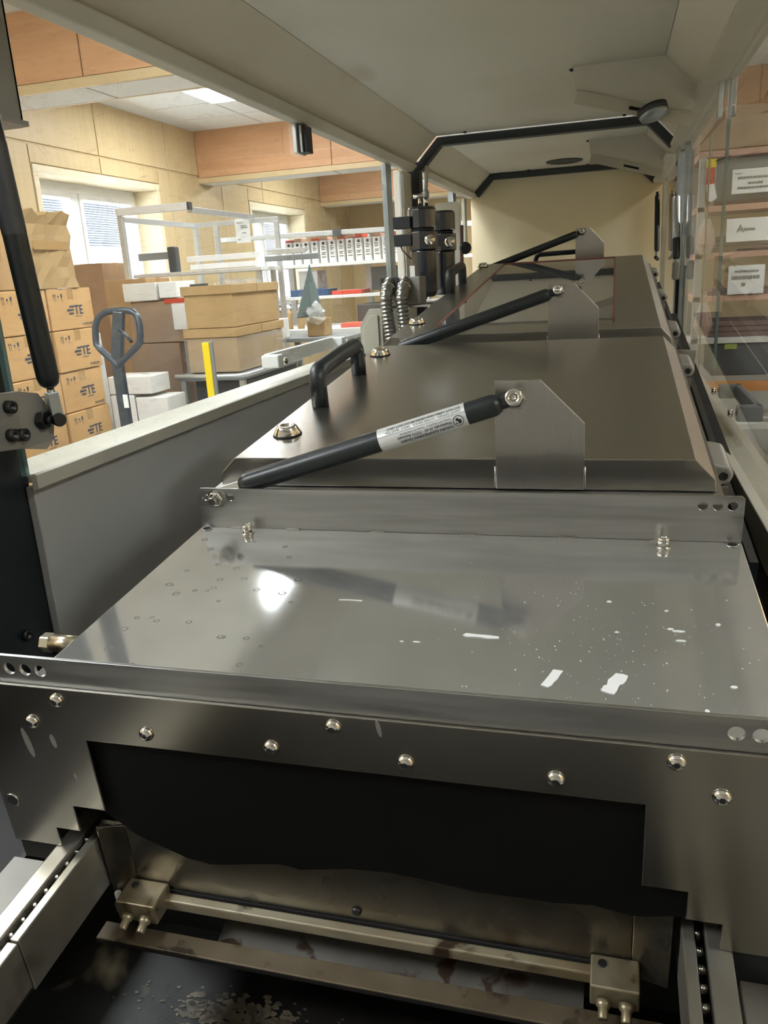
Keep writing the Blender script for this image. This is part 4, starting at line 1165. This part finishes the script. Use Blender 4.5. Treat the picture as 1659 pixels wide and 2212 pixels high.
def te_print(b, x, y0, y1, z0, z1, marks=True):
    ink = MB()
    ey, ez = Vector((0, 1, 0)), Vector((0, 0, 1))
    W_, H_ = y1 - y0, z1 - z0
    o = Vector((x + 0.002, y0 + W_ * 0.40, z0 + H_ * 0.36))
    s = H_ * 0.22
    put_text(ink, 'TE', s, o + ey * 0.058, ey, ez, True)
    for k in range(3):
        zz = k * s * 0.38
        sh = 0.010 * k * 0.5
        put_poly(ink, [(0.004 + sh, zz), (0.046 + sh, zz), (0.048 + sh, zz + s * 0.22), (0.006 + sh, zz + s * 0.22)], o, ey, ez)
    put_poly(ink, [(-0.010, s * 0.36), (0.01, s * 0.36), (0.01, s * 0.62), (-0.006, s * 0.62)], o, ey, ez)
    put_poly(ink, [(0.058, -s * 0.28), (0.118, -s * 0.28), (0.118, -s * 0.22), (0.058, -s * 0.22)], o, ey, ez)
    if marks:
        m = Vector((x + 0.002, y0 + W_ * 0.12, z0 + H_ * 0.70))
        for k in (0, 1):
            put_poly(ink, [(0.014 * k, 0), (0.014 * k + 0.003, 0), (0.014 * k + 0.003, 0.032), (0.014 * k, 0.032)], m, ey, ez)
            put_poly(ink, [(0.014 * k - 0.004, 0.030), (0.014 * k + 0.007, 0.030), (0.014 * k + 0.0015, 0.042)], m, ey, ez)
        put_poly(ink, [(0.034, 0.022), (0.050, 0.022), (0.046, 0.030), (0.042, 0.032), (0.038, 0.030)], m, ey, ez)
        put_poly(ink, [(0.0412, 0.006), (0.0428, 0.006), (0.0428, 0.022), (0.0412, 0.022)], m, ey, ez)
        put_poly(ink, [(0.064, 0.040), (0.078, 0.040), (0.077, 0.022), (0.072, 0.016), (0.070, 0.016), (0.065, 0.022)], m, ey, ez)
        put_poly(ink, [(0.0702, 0.002), (0.0718, 0.002), (0.0718, 0.016), (0.0702, 0.016)], m, ey, ez)
        put_poly(ink, [(0.066, 0.0), (0.076, 0.0), (0.076, 0.002), (0.066, 0.002)], m, ey, ez)
        q_ = Vector((x + 0.002, y0 + W_ * 0.70, z0 + H_ * 0.10))
        for k, (a, c) in enumerate(((0, 0.012), (0.018, 0.026), (0.032, 0.05), (0.056, 0.062), (0.068, 0.09))):
            put_poly(ink, [(a, 0), (c, 0), (c, 0.006), (a, 0.006)], q_, ey, ez)
        put_poly(ink, [(0, -0.006), (0.09, -0.006), (0.09, -0.004), (0, -0.004)], q_, ey, ez)
    part('print', ink, 'ink_blue', b)


# pallet with the stack of printed cartons
pl = thing('pallet', 'wooden pallet under the stack of printed cartons', 'pallet', (-2.8, 3.2, 0))
for k in range(5):
    part('board', MB().box(-3.2 + k * 0.14, -3.1 + k * 0.14, 2.40, 3.61, 0.12, 0.14), 'wall_wood', pl)
for y in (2.45, 3.0, 3.55):
    part('block', MB().box(-3.2, -2.54, y - 0.05, y + 0.05, 0.0, 0.12), 'wall_wood', pl)
rows = [(1.160, 1.390), (0.925, 1.156), (0.690, 0.921), (0.455, 0.686), (0.145, 0.451)]
rownames = ['top', 'second', 'third', 'fourth', 'lowest']
for i, (za, zb) in enumerate(rows):
    jit = (0, 0.006, -0.004, 0.005, 0.0)[i]
    b = carton('printed brown carton at the far end of the stack, %s row' % rownames[i], -3.0, -2.60 + jit, 3.185, 3.585 + jit, za, zb, 'car_a', group='printed cartons on the pallet')
    te_print(b, -2.60 + jit, 3.185, 3.585, za, zb)
    b = carton('printed brown carton at the near end of the stack, %s row' % rownames[i], -3.0, -2.605 - jit, 2.775, 3.176, za, zb, 'car_a', group='printed cartons on the pallet')
    te_print(b, -2.605 - jit, 2.775, 3.176, za, zb)

# crumpled open box on top of the stack
cb_ = MB()
import itertools
R = random.Random(11)
N = 7
g_ = {}
for a in range(N + 1):
    for c in range(N + 1):
        g_[(a, c)] = len(cb_.v)
        y = 3.07 + 0.41 * a / N
        z = 1.393 + 0.40 * c / N
        cb_.v.append(Vector((-2.60 + R.uniform(-0.012, 0.012) + (0.02 if c == N else 0), y - 0.02 * c / N * (1 if a > N / 2 else -1) * 0.6, z + (R.uniform(-0.018, 0.02) if c == N else 0))))
for a in range(N):
    for c in range(N):
        cb_.f.append([g_[(a, c)], g_[(a + 1, c)], g_[(a + 1, c + 1)], g_[(a, c + 1)]]); cb_.s.append(False)
n1 = len(cb_.v)
for a in range(N + 1):
    for c in range(N + 1):
        p = cb_.v[g_[(a, c)]]
        cb_.v.append(Vector((p.x - 0.36, p.y, p.z)))
for a in range(N):
    for c in range(N):
        cb_.f.append([n1 + g_[(a, c + 1)], n1 + g_[(a + 1, c + 1)], n1 + g_[(a + 1, c)], n1 + g_[(a, c)]]); cb_.s.append(False)
edge = [g_[(a, 0)] for a in range(N)] + [g_[(N, c)] for c in range(N)] + [g_[(a, N)] for a in range(N, 0, -1)] + [g_[(0, c)] for c in range(N, 0, -1)]
for i in range(len(edge)):
    e0, e1 = edge[i], edge[(i + 1) % len(edge)]
    cb_.f.append([e1, e0, n1 + e0, n1 + e1]); cb_.s.append(False)
cbo = solo('cardboard_box', cb_, 'car_d', 'crumpled dented tan carton on top of the printed carton stack', 'box')
part('tape', MB().box(-2.592, -2.586, 3.13, 3.42, 1.60, 1.645), 'tape_brown', cbo)
carton('plain pinkish brown carton on the stack behind the upright strut', -3.0, -2.61, 2.70, 3.03, 1.393, 1.60, 'car_b')

# boxes behind the stack by the window
carton('brown carton by the window behind the crumpled one', -3.95, -3.58, 5.2, 5.6, 0.0, 1.585, 'car_c', name='cardboard_box')
b = carton('tall brown carton with small printed marks under the white frame', -3.28, -2.925, 4.75, 5.10, 0.0, 1.439, 'car_b')
ink = MB()
for k in range(3):
    put_poly(ink, [(0.03 * k, 0), (0.03 * k + 0.018, 0), (0.03 * k + 0.018, 0.05), (0.03 * k, 0.05)], (-3.12, 4.748, 1.30), (1, 0, 0), (0, 0, 1))
part('print', ink, 'ink', b)
carton('small white carton labelled in grey beside the pallet truck handle', -3.0, -2.86, 3.75, 4.0, 0.0, 1.10, 'white_card', tape=None)
# wrapped pallet behind the truck
b = carton('brown carton wrapped in clear film behind the pallet truck, upper one', -2.86, -2.44, 4.40, 4.80, 0.99, 1.275, 'car_c')
part('document_pouch', MB().box(-2.53, -2.40, 4.390, 4.3985, 1.075, 1.255), 'paper', b)
part('red_tape', MB().box(-2.58, -2.41, 4.386, 4.3895, 1.255, 1.285), 'tape_red', b)
part('stretch_film', MB().box(-2.868, -2.432, 4.392, 4.808, 0.992, 1.27), 'wrap', b)
b = carton('brown carton wrapped in clear film behind the pallet truck, lower one', -2.90, -2.50, 4.38, 4.80, 0.0, 0.985, 'car_c')
part('stretch_film', MB().box(-2.908, -2.492, 4.372, 4.808, 0.31, 0.98), 'wrap', b)
lb = MB().box(-2.70, -2.60, 4.368, 4.3715, 0.46, 0.62)
pr = part('printed_panel', lb, 'ink_blue', b)
part('print_line', MB().box(-2.685, -2.675, 4.3665, 4.3678, 0.475, 0.605).box(-2.665, -2.66, 4.3665, 4.3678, 0.475, 0.605).box(-2.645, -2.64, 4.3665, 4.3678, 0.475, 0.605).box(-2.625, -2.62, 4.3665, 4.3678, 0.475, 0.605), 'car_b', pr)
carton('flat white carton lying on top of the wrapped cartons', -2.88, -2.62, 4.36, 4.70, 1.28, 1.40, 'white_card', tape=None)
carton('grey white carton with sender label next to the flat white one', -2.61, -2.47, 4.38, 4.66, 1.292, 1.40, 'paper', tape=None)
# white cartons
WB = 'white cartons behind the pallet truck'
b = carton('upper white carton behind the pallet truck shaft', -2.60, -2.30, 3.62, 3.85, 0.735, 0.845, 'white_card', tape=None, group=WB)
part('seam', MB().box(-2.50, -2.498, 3.6185, 3.62, 0.735, 0.845), 'ink_grey', b)
b = carton('tall white carton beside the lowest printed carton', -2.60, -2.43, 3.62, 3.85, 0.0, 0.730, 'white_card', tape=None, group=WB)
part('seam', MB().box(-2.55, -2.548, 3.6185, 3.62, 0.05, 0.72), 'ink_grey', b)
carton('lower white carton right behind the pallet truck shaft', -2.42, -2.20, 3.62, 3.85, 0.0, 0.715, 'white_card', tape=None, group=WB)
carton('tan flat carton on the floor below the white cartons', -2.35, -1.95, 3.9, 4.25, 0.0, 0.56, 'car_d')

# big double stack of wrapped tan cartons on a trolley
ty = thing('platform_trolley', 'grey steel platform trolley carrying the two big tan cartons', 'trolley', (-2.05, 4.4, 0))
part('platform', MB().box(-2.30, -1.82, 3.95, 4.92, 0.765, 0.805), 'mid_grey', ty, bevel=0.004)
for x in (-2.27, -1.85):
    for y in (3.98, 4.89):
        part('leg', MB().box(x - 0.018, x + 0.018, y - 0.018, y + 0.018, 0.10, 0.765), 'alu', ty, bevel=0.002)
        part('wheel', MB().cyl((x - 0.02, y, 0.05), (x + 0.02, y, 0.05), 0.05), 'dark_grey', ty)
part('lower_shelf', MB().box(-2.28, -1.84, 3.97, 4.90, 0.40, 0.43), 'mid_grey', ty, bevel=0.003)
part('drawer_unit', MB().box(-2.20, -1.83, 4.0, 4.88, 0.55, 0.76), 'dark_grey', ty, bevel=0.004)
part('handle_bar', MB().tube([(-2.30, 3.93, 0.80), (-2.10, 3.90, 0.80), (-1.84, 3.90, 0.80), (-1.80, 3.93, 0.80), (-1.80, 4.9, 0.80)], 0.014, 10), 'alu', ty)
b = carton('big tan carton on the trolley, lower one of two', -2.24, -1.88, 4.02, 4.78, 0.81, 1.085, 'car_d', tape=None, flaps=True)
part('stretch_film', MB().box(-2.25, -1.865, 4.004, 4.80, 0.815, 1.03), 'wrap', b)
b = carton('big tan carton on the trolley, upper one of two', -2.23, -1.885, 4.03, 4.76, 1.092, 1.352, 'car_d', tape=None, flaps=True)
pf2 = MB()
for x, y, z in ((-2.05, 4.3, 1.36), (-1.98, 4.5, 1.362), (-2.1, 4.55, 1.36)):
    pf2.lathe((x, y, z), (0, 0, 1), [(0, 0.09), (0.02, 0.07), (0.035, 0.0)], 9, smooth=False)
part('loose_film', pf2, 'wrap', b)
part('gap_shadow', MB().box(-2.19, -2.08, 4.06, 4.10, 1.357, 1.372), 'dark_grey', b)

# pallet truck handle
pk = thing('pallet_truck', 'dark blue grey pallet truck with looped steering handle', 'pallet truck', (-2.05, 3.0, 0))
loop = []
for k in range(30):
    a = 2 * math.pi * k / 30
    c, s_ = math.cos(a), math.sin(a)
    if s_ > 0: c = math.copysign(abs(c) ** 0.6, c)
    wdt = 0.135 * (1 if s_ > -0.2 else 1 - ((-s_ - 0.2) / 0.8) ** 1.3 * 0.92)
    loop.append((-2.068 + wdt * c + 0.012 * s_, 3.0 + 0.02 * s_, 1.125 + (0.135 if s_ > 0 else 0.150) * (abs(s_) ** (0.6 if s_ > 0 else 1.0)) * (1 if s_ > 0 else -1)))
part('handle_loop', MB().tube(loop, 0.0175, 12, close=True), 'truck_blue', pk)
part('shaft', MB().obar((-2.052, 3.02, 1.255), (-2.085, 2.99, 1.00), 0.060, 0.035, (0, 1, 0)), 'truck_blue', pk, bevel=0.006)
part('shaft', MB().obar((-2.085, 2.99, 1.01), (-2.06, 2.95, 0.28), 0.060, 0.035, (0, 1, 0)), 'truck_blue', pk, bevel=0.005)
part('lever', MB().tube([(-2.04, 2.98, 1.165), (-2.00, 2.97, 1.14), (-1.965, 2.96, 1.10)], 0.008, 8), 'truck_blue', pk)
part('sticker', MB().box(-2.058, -2.030, 2.9485, 2.9515, 0.76, 0.83), 'paper', pk)
part('pump', MB().cyl((-2.06, 3.0, 0.06), (-2.06, 3.0, 0.34), 0.06), 'truck_blue', pk)
for x in (-2.30, -1.82):
    part('fork', MB().box(x - 0.075, x + 0.075, 1.75, 2.95, 0.07, 0.12), 'truck_blue', pk, bevel=0.01)
part('cross_head', MB().box(-2.38, -1.74, 2.86, 2.98, 0.07, 0.30), 'truck_blue', pk, bevel=0.01)
part('wheel', MB().cyl((-2.16, 3.05, 0.09), (-1.96, 3.05, 0.09), 0.09), 'dark_grey', pk)

yp = thing('marker_post', 'bright yellow flat marker post in front of the trolley', 'post', (-1.565, 3.0, 0))
part('strip', MB().box(-1.583, -1.545, 2.995, 3.003, 0.05, 1.08), 'yellow', yp, bevel=0.001)
part('back_profile', MB().box(-1.583, -1.530, 3.003, 3.02, 0.05, 1.085), 'mid_grey', yp, bevel=0.002)
part('foot', MB().lathe((-1.56, 3.01, 0.0), (0, 0, 1), [(0, 0.15), (0.03, 0.14), (0.05, 0.03)], 24), 'dark_grey', yp)

# ---- aluminium frame by the window
fa = thing('aluminium_frame', 'empty aluminium profile frame standing by the window', 'frame', (-3.05, 5.9, 0))
A = 0.042


def bar(p, q, nm='bar', parent=None, w_=A, mat='alu'):
    part(nm, MB().obar(p, q, w_, w_, (0, 0, 1) if abs((Vector(q) - Vector(p)).normalized().z) < 0.9 else (0, 1, 0)), mat, parent or fa, bevel=0.003)


bar((-3.37, 5.20, 1.955), (-2.74, 5.20, 1.955), 'lamp_bar', w_=0.055, mat='white_paint')
part('end_cap', MB().box(-2.738, -2.722, 5.172, 5.228, 1.927, 1.983), 'dark_grey', fa)
bar((-2.75, 5.23, 1.93), (-2.75, 6.40, 1.93))
bar((-3.36, 5.23, 1.90), (-3.36, 6.40, 1.90))
bar((-3.38, 6.42, 1.90), (-2.50, 6.42, 1.90))
for x, y, zt in ((-3.36, 5.22, 1.925), (-3.12, 6.40, 1.88), (-3.36, 6.45, 1.88), (-2.52, 6.40, 1.88)):
    bar((x, y, 0), (x, y, zt), 'leg')
sg = thing('paper_sign', 'white paper sign with a few grey lines hanging from the aluminium frame', 'sign', (-2.84, 6.36, 1.70))
part('sheet', MB().box(-2.915, -2.775, 6.370, 6.372, 1.715, 1.925), 'paper', sg)
pr = MB()
for z, a, b in ((1.86, -2.86, -2.80), (1.845, -2.86, -2.79), (1.80, -2.85, -2.81), (1.745, -2.90, -2.87), (1.89, -2.90, -2.84)):
    pr.box(a, b, 6.3685, 6.3698, z - 0.004, z + 0.004)
part('print', pr, 'ink_grey', sg)

# profiles lying on the frame by the sill
ab2 = thing('profile_rack', 'low rack with white and grey profiles lying in front of the window', 'rack', (-2.9, 6.0, 0))
for k, (y, z, x0, x1, m) in enumerate(((5.85, 1.585, -3.15, -2.45, 'white_paint'), (5.80, 1.515, -3.10, -2.45, 'white_paint'), (5.95, 1.60, -2.44, -2.10, 'alu'), (5.9, 1.545, -2.44, -1.95, 'mid_grey'))):
    part('profile_bar', MB().box(x0, x1, y - 0.025, y + 0.025, z - 0.022, z + 0.022), m, ab2, bevel=0.004)
part('shelf', MB().box(-3.62, -2.40, 5.70, 6.10, 1.455, 1.485), 'shelf_white', ab2, bevel=0.003)
for x in (-3.58, -2.45):
    part('leg', MB().box(x - 0.02, x + 0.02, 5.74, 5.78, 0, 1.455), 'alu', ab2)
    part('leg', MB().box(x - 0.02, x + 0.02, 6.04, 6.08, 0, 1.455), 'alu', ab2)
part('monitor_arm', MB().box(-3.62, -3.30, 5.82, 5.86, 1.60, 1.66), 'mid_grey', ab2, bevel=0.006)
part('support', MB().box(-3.32, -3.24, 5.80, 5.88, 1.487, 1.70), 'dark_grey', ab2, bevel=0.012)

# ---- workbench with shelf of white boxes
wb = thing('workbench', 'long aluminium workbench with two white upper shelves', 'workbench', (-2.0, 7.3, 0))
bar((-3.40, 7.0, 1.785), (-0.7, 7.0, 1.765), 'top_bar', wb, 0.045)
part('clip', MB().box(-2.18, -2.10, 6.96, 7.03, 1.74, 1.81), 'dark_grey', wb)
part('shelf', MB().box(-2.86, -0.7, 7.0, 7.42, 1.470, 1.502), 'shelf_white', wb, bevel=0.003)
part('shelf', MB().box(-2.78, -0.7, 7.0, 7.45, 1.165, 1.195), 'shelf_white', wb, bevel=0.003)
part('table_top', MB().box(-2.85, -0.7, 6.55, 7.45, 0.86, 0.90), 'shelf_white', wb, bevel=0.004)
for x in (-2.83, -1.98, -0.8):
    for y in (6.62, 7.46):
        part('leg', MB().box(x - 0.03, x + 0.03, y - 0.03, y + 0.03, 0, 0.86 if y < 7.2 else 1.76), 'alu', wb, bevel=0.003)
wbase = MB().box(-0.036, 0.036, 0.0, 0.20, 0, 0.205)
ord_ = ['first', 'second', 'third', 'fourth', 'fifth', 'sixth', 'seventh', 'eighth', 'ninth', 'tenth', 'eleventh', 'twelfth', 'thirteenth']
for k in range(13):
    x = -2.67 + 0.0905 * k
    y = 7.03
    b = solo('magazine_box', MB().box(x - 0.039, x + 0.039, y, y + 0.25, 1.503, 1.715), 'white_card', '%s white upright box counted from the window on the upper workbench shelf' % ord_[k], 'box', group='white boxes on the upper workbench shelf', bevel=0.003)
    pr = MB().box(x - 0.012, x + 0.012, y - 0.0016, y - 0.0003, 1.675, 1.700)
    for j, z in enumerate((1.66, 1.645, 1.63, 1.60, 1.585, 1.56)):
        pr.box(x - 0.022, x + (0.02 if j % 2 else 0.012), y - 0.0016, y - 0.0003, z - 0.003, z + 0.003)
    part('label_print', pr, 'ink', b)
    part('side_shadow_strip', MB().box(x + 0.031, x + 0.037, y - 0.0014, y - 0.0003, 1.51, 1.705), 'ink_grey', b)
    if k in (0, 1, 3, 4, 6, 7, 8, 10, 12):
        part('lid', MB().box(x - 0.036, x + 0.036, y + 0.01, y + 0.2, 1.716, 1.738 + 0.012 * (k % 3)), 'red_plastic' if k % 3 != 1 else 'pink_board', b, bevel=0.004)
solo('storage_bin', MB().box(-2.70, -2.30, 7.04, 7.34, 1.197, 1.262), 'bin_blue', 'flat blue bin on the lower workbench shelf by the grey cone', 'bin', bevel=0.006)
solo('parts_tray', MB().box(-2.26, -1.95, 7.04, 7.34, 1.197, 1.236), 'tape_red', 'red tray on the lower workbench shelf beside the blue bin', 'tray', bevel=0.006)
solo('parts_box', MB().box(-2.62, -2.42, 7.10, 7.38, 1.266, 1.44), 'white_card', 'cream box standing on the blue bin', 'box', bevel=0.004)
mo = thing('monitor', 'dark monitor on the lower workbench shelf near the hoses', 'monitor', (-1.6, 7.15, 1.2))
part('screen', MB().box(-1.86, -1.30, 7.10, 7.13, 1.22, 1.44), 'dark_grey', mo, bevel=0.005)
part('stand', MB().box(-1.62, -1.54, 7.13, 7.20, 1.197, 1.30), 'dark_grey', mo, bevel=0.004)
solo('desk_unit', MB().box(-1.95, -1.45, 6.85, 7.30, 0.902, 1.10), 'dark_grey', 'dark instrument standing on the table top under the shelves', 'instrument', bevel=0.01)
solo('desk_tray', MB().box(-2.05, -1.72, 6.62, 6.84, 0.902, 0.94), 'red_plastic', 'red tray on the table top in front of the dark instrument', 'tray', bevel=0.004)
for k, (x, lab) in enumerate(((-2.62, 'white capped bottle at the window end of the table top'), (-2.50, 'white capped bottle nearer the grey cone on the table top'))):
    bt = thing('bottle', lab, 'bottle', (x, 6.75, 0.90), group='bottles on the table top')
    part('body', MB().lathe((x, 6.75, 0.901), (0, 0, 1), [(0, 0.034), (0.15, 0.034), (0.18, 0.018)], 16), 'car_d', bt)
    part('cap', MB().lathe((x, 6.75, 1.081), (0, 0, 1), [(0, 0.020), (0.05, 0.018)], 14), 'white_paint', bt)
# grey cone with bag and small carton in front of the bench
sb = thing('stand_table', 'small grey side table in front of the workbench', 'table', (-1.9, 5.5, 0))
part('top', MB().box(-2.20, -1.55, 5.30, 5.80, 0.885, 0.915), 'mid_grey', sb, bevel=0.004)
for x in (-2.16, -1.6):
    for y in (5.34, 5.76):
        part('leg', MB().box(x - 0.02, x + 0.02, y - 0.02, y + 0.02, 0, 0.885), 'mid_grey', sb)
b = carton('small tan carton under the grey cone on the side table', -1.93, -1.78, 5.42, 5.60, 0.916, 1.055, 'car_d')
cn = solo('sheet_cone', MB().add([(-2.04, 5.48, 1.06), (-1.80, 5.46, 1.11), (-1.86, 5.62, 1.06), (-1.905, 5.52, 1.485)], [(0, 1, 3), (1, 2, 3), (2, 0, 3), (0, 2, 1)]), 'cone_grey',
          'pointed grey sheet cone standing on the small tan carton', 'cone', bevel=0.004)
bgm = MB().lathe((-1.84, 5.40, 1.02), (0, 0, 1), [(0, 0.05), (0.03, 0.075), (0.06, 0.06), (0.09, 0.08), (0.12, 0.05), (0.14, 0.03), (0.16, 0.01)], 11, smooth=False)
for v_ in bgm.v:
    v_ += Vector((R.uniform(-0.02, 0.02), R.uniform(-0.02, 0.02), R.uniform(-0.012, 0.012)))
solo('plastic_bag', bgm, 'bag_clear', 'shiny crumpled plastic bag leaning on the grey cone', 'bag')
bt = solo('label_box', MB().box(-2.24, -2.10, 5.32, 5.46, 0.916, 1.07), 'white_card', 'white box with a red square label on the side table', 'box', bevel=0.004)
part('label_square', MB().box(-2.20, -2.15, 5.3175, 5.3195, 0.965, 1.03), 'tape_red', bt)

# ================================================================== component shelf beyond the hinge side window
YS = 4.60
sh = thing('component_shelf', 'open component shelf with pale boards behind the clear window door', 'shelf', (1.5, YS + 0.25, 0))
for x in (0.925, 2.30):
    for y in (YS + 0.02, YS + 0.50):
        part('upright', MB().box(x - 0.02, x + 0.02, y - 0.02, y + 0.02, 0, 1.90), 'alu', sh, bevel=0.002)
for z, m in ((1.600, 'pink_board'), (1.335, 'pink_board'), (1.085, 'pink_board'), (0.835, 'shelf_white'), (0.30, 'shelf_white'), (1.90, 'pink_board')):
    part('board', MB().box(0.90, 2.32, YS, YS + 0.52, z, z + 0.035), m, sh, bevel=0.003)
part('beam', MB().box(0.90, 2.32, YS - 0.03, YS + 0.01, 0.545, 0.605), 'orange_paint', sh, bevel=0.003)


def paper(label, x0, x1, z0, z1, lines, logo=False):
    t = thing('paper_sign', label, 'sign', ((x0 + x1) / 2, YS - 0.01, z0))
    part('sheet', MB().box(x0, x1, YS - 0.012, YS - 0.010, z0, z1), 'paper', t)
    pr = MB()
    for z, a, b, h in lines:
        x = a
        rr = random.Random(int(z * 1000))
        while x < b:
            wv = rr.uniform(0.008, 0.02)
            pr.box(x, min(b, x + wv), YS - 0.0145, YS - 0.0125, z - h, z + h)
            x += wv + 0.003
    if logo:
        put_text(pr, 'A', 0.042, (x0 + 0.055, YS - 0.0145, z0 + 0.052), (1, 0, 0), (0, 0, 1), True)
    part('print', pr, 'ink_grey' if not logo else 'ink_grey', t)
    return t


paper('top white paper sign with three grey text lines on the component shelf', 1.085, 1.36, 1.690, 1.822, [(1.800, 1.10, 1.135, 0.003), (1.775, 1.115, 1.33, 0.006), (1.745, 1.17, 1.25, 0.006), (1.720, 1.115, 1.33, 0.006)])
paper('middle white paper sign with a letter mark and one line', 1.070, 1.30, 1.425, 1.555, [(1.492, 1.165, 1.225, 0.006)], True)
paper('lowest white paper sign with bold lines on the component shelf', 1.095, 1.295, 1.125, 1.290, [(1.255, 1.13, 1.26, 0.006), (1.220, 1.115, 1.27, 0.010), (1.180, 1.17, 1.19, 0.010)])
# stacks of brown trays on the boards
rr = random.Random(5)
for r_, (z, top) in enumerate(((1.636, 1.66), (1.371, 1.42), (1.121, 1.13), (0.871, 1.00))):
    for c_ in range(3):
        x0 = 0.985 + 0.44 * c_
        n_ = (1, 2, 3, 4)[(r_ * 2 + c_) % 4]
        rowname = ['top', 'second', 'third', 'lowest'][r_]
        colname = ['at the machine end', 'in the middle', 'at the far end'][c_]
        tr = thing('component_tray', 'brown flat component tray pile on the %s shelf board %s' % (rowname, colname), 'tray', (x0 + 0.2, YS + 0.2, z), group='component trays on the shelf')
        for k in range(n_):
            zz = z + 0.032 * k
            part('tray', MB().box(x0 + rr.uniform(0, 0.02), x0 + 0.40, YS + 0.03 + rr.uniform(0, 0.03), YS + 0.42, zz + 0.001, zz + 0.029), 'reel_brown', tr, bevel=0.003)
for k, (x, z, lab) in enumerate(((0.955, 1.372, 'copper coloured bagged part hanging at the shelf end, upper one'), (0.965, 0.900, 'copper coloured bagged part at the shelf end, lower one'))):
    bg_ = thing('bagged_part', lab, 'bag', (x, YS + 0.03, z), group='bagged copper parts')
    part('content', MB().lathe((x, YS - 0.05, z), (0, 0, 1), [(0, 0.03), (0.05, 0.045), (0.12, 0.03), (0.17, 0.012)], 8, smooth=False), 'copper', bg_)
    part('film', MB().lathe((x, YS - 0.05, z - 0.01), (0, 0, 1), [(0, 0.03), (0.06, 0.058), (0.14, 0.045), (0.20, 0.018)], 9, smooth=False), 'bag_clear', bg_)
b = carton('wide brown carton wrapped in film on top of the component shelf', 0.90, 1.70, YS + 0.02, YS + 0.45, 1.94, 2.165, 'car_b')
part('stretch_film', MB().box(0.892, 1.708, YS + 0.012, YS + 0.458, 1.945, 2.16), 'wrap', b)
solo('dark_board', MB().box(1.00, 2.2, YS + 0.05, YS + 0.08, 1.66, 1.895), 'mid_grey', 'grey backing board above the top paper sign', 'board', bevel=0.003)
solo('dark_crate', MB().box(1.03, 1.40, YS + 0.01, YS + 0.45, 0.636, 0.828), 'dark_grey', 'black storage crate under the white shelf board', 'crate', bevel=0.012)
solo('green_tag', MB().box(1.10, 1.17, YS - 0.004, YS + 0.008, 0.80, 0.83), 'green_label', 'yellow green tag on the black crate', 'tag')
lt = thing('warning_tag', 'hanging tag with yellow and red bands and a white card', 'tag', (0.97, YS - 0.03, 1.62))
part('red_band', MB().box(0.942, 0.985, YS - 0.032, YS - 0.029, 1.752, 1.842), 'tape_red', lt)
part('yellow_band', MB().box(0.940, 0.992, YS - 0.032, YS - 0.029, 1.843, 1.890), 'yellow', lt)
part('white_card', MB().prism([(0.945, 1.750), (0.985, 1.755), (1.005, 1.675), (0.975, 1.655), (0.955, 1.665)], 'y', YS - 0.034, YS - 0.030), 'paper', lt)
solo('grey_cabinet', MB().box(0.78, 0.90, YS + 0.3, YS + 0.9, 0.0, 1.05), 'mid_grey', 'grey cabinet standing beside the component shelf', 'cabinet', bevel=0.008)
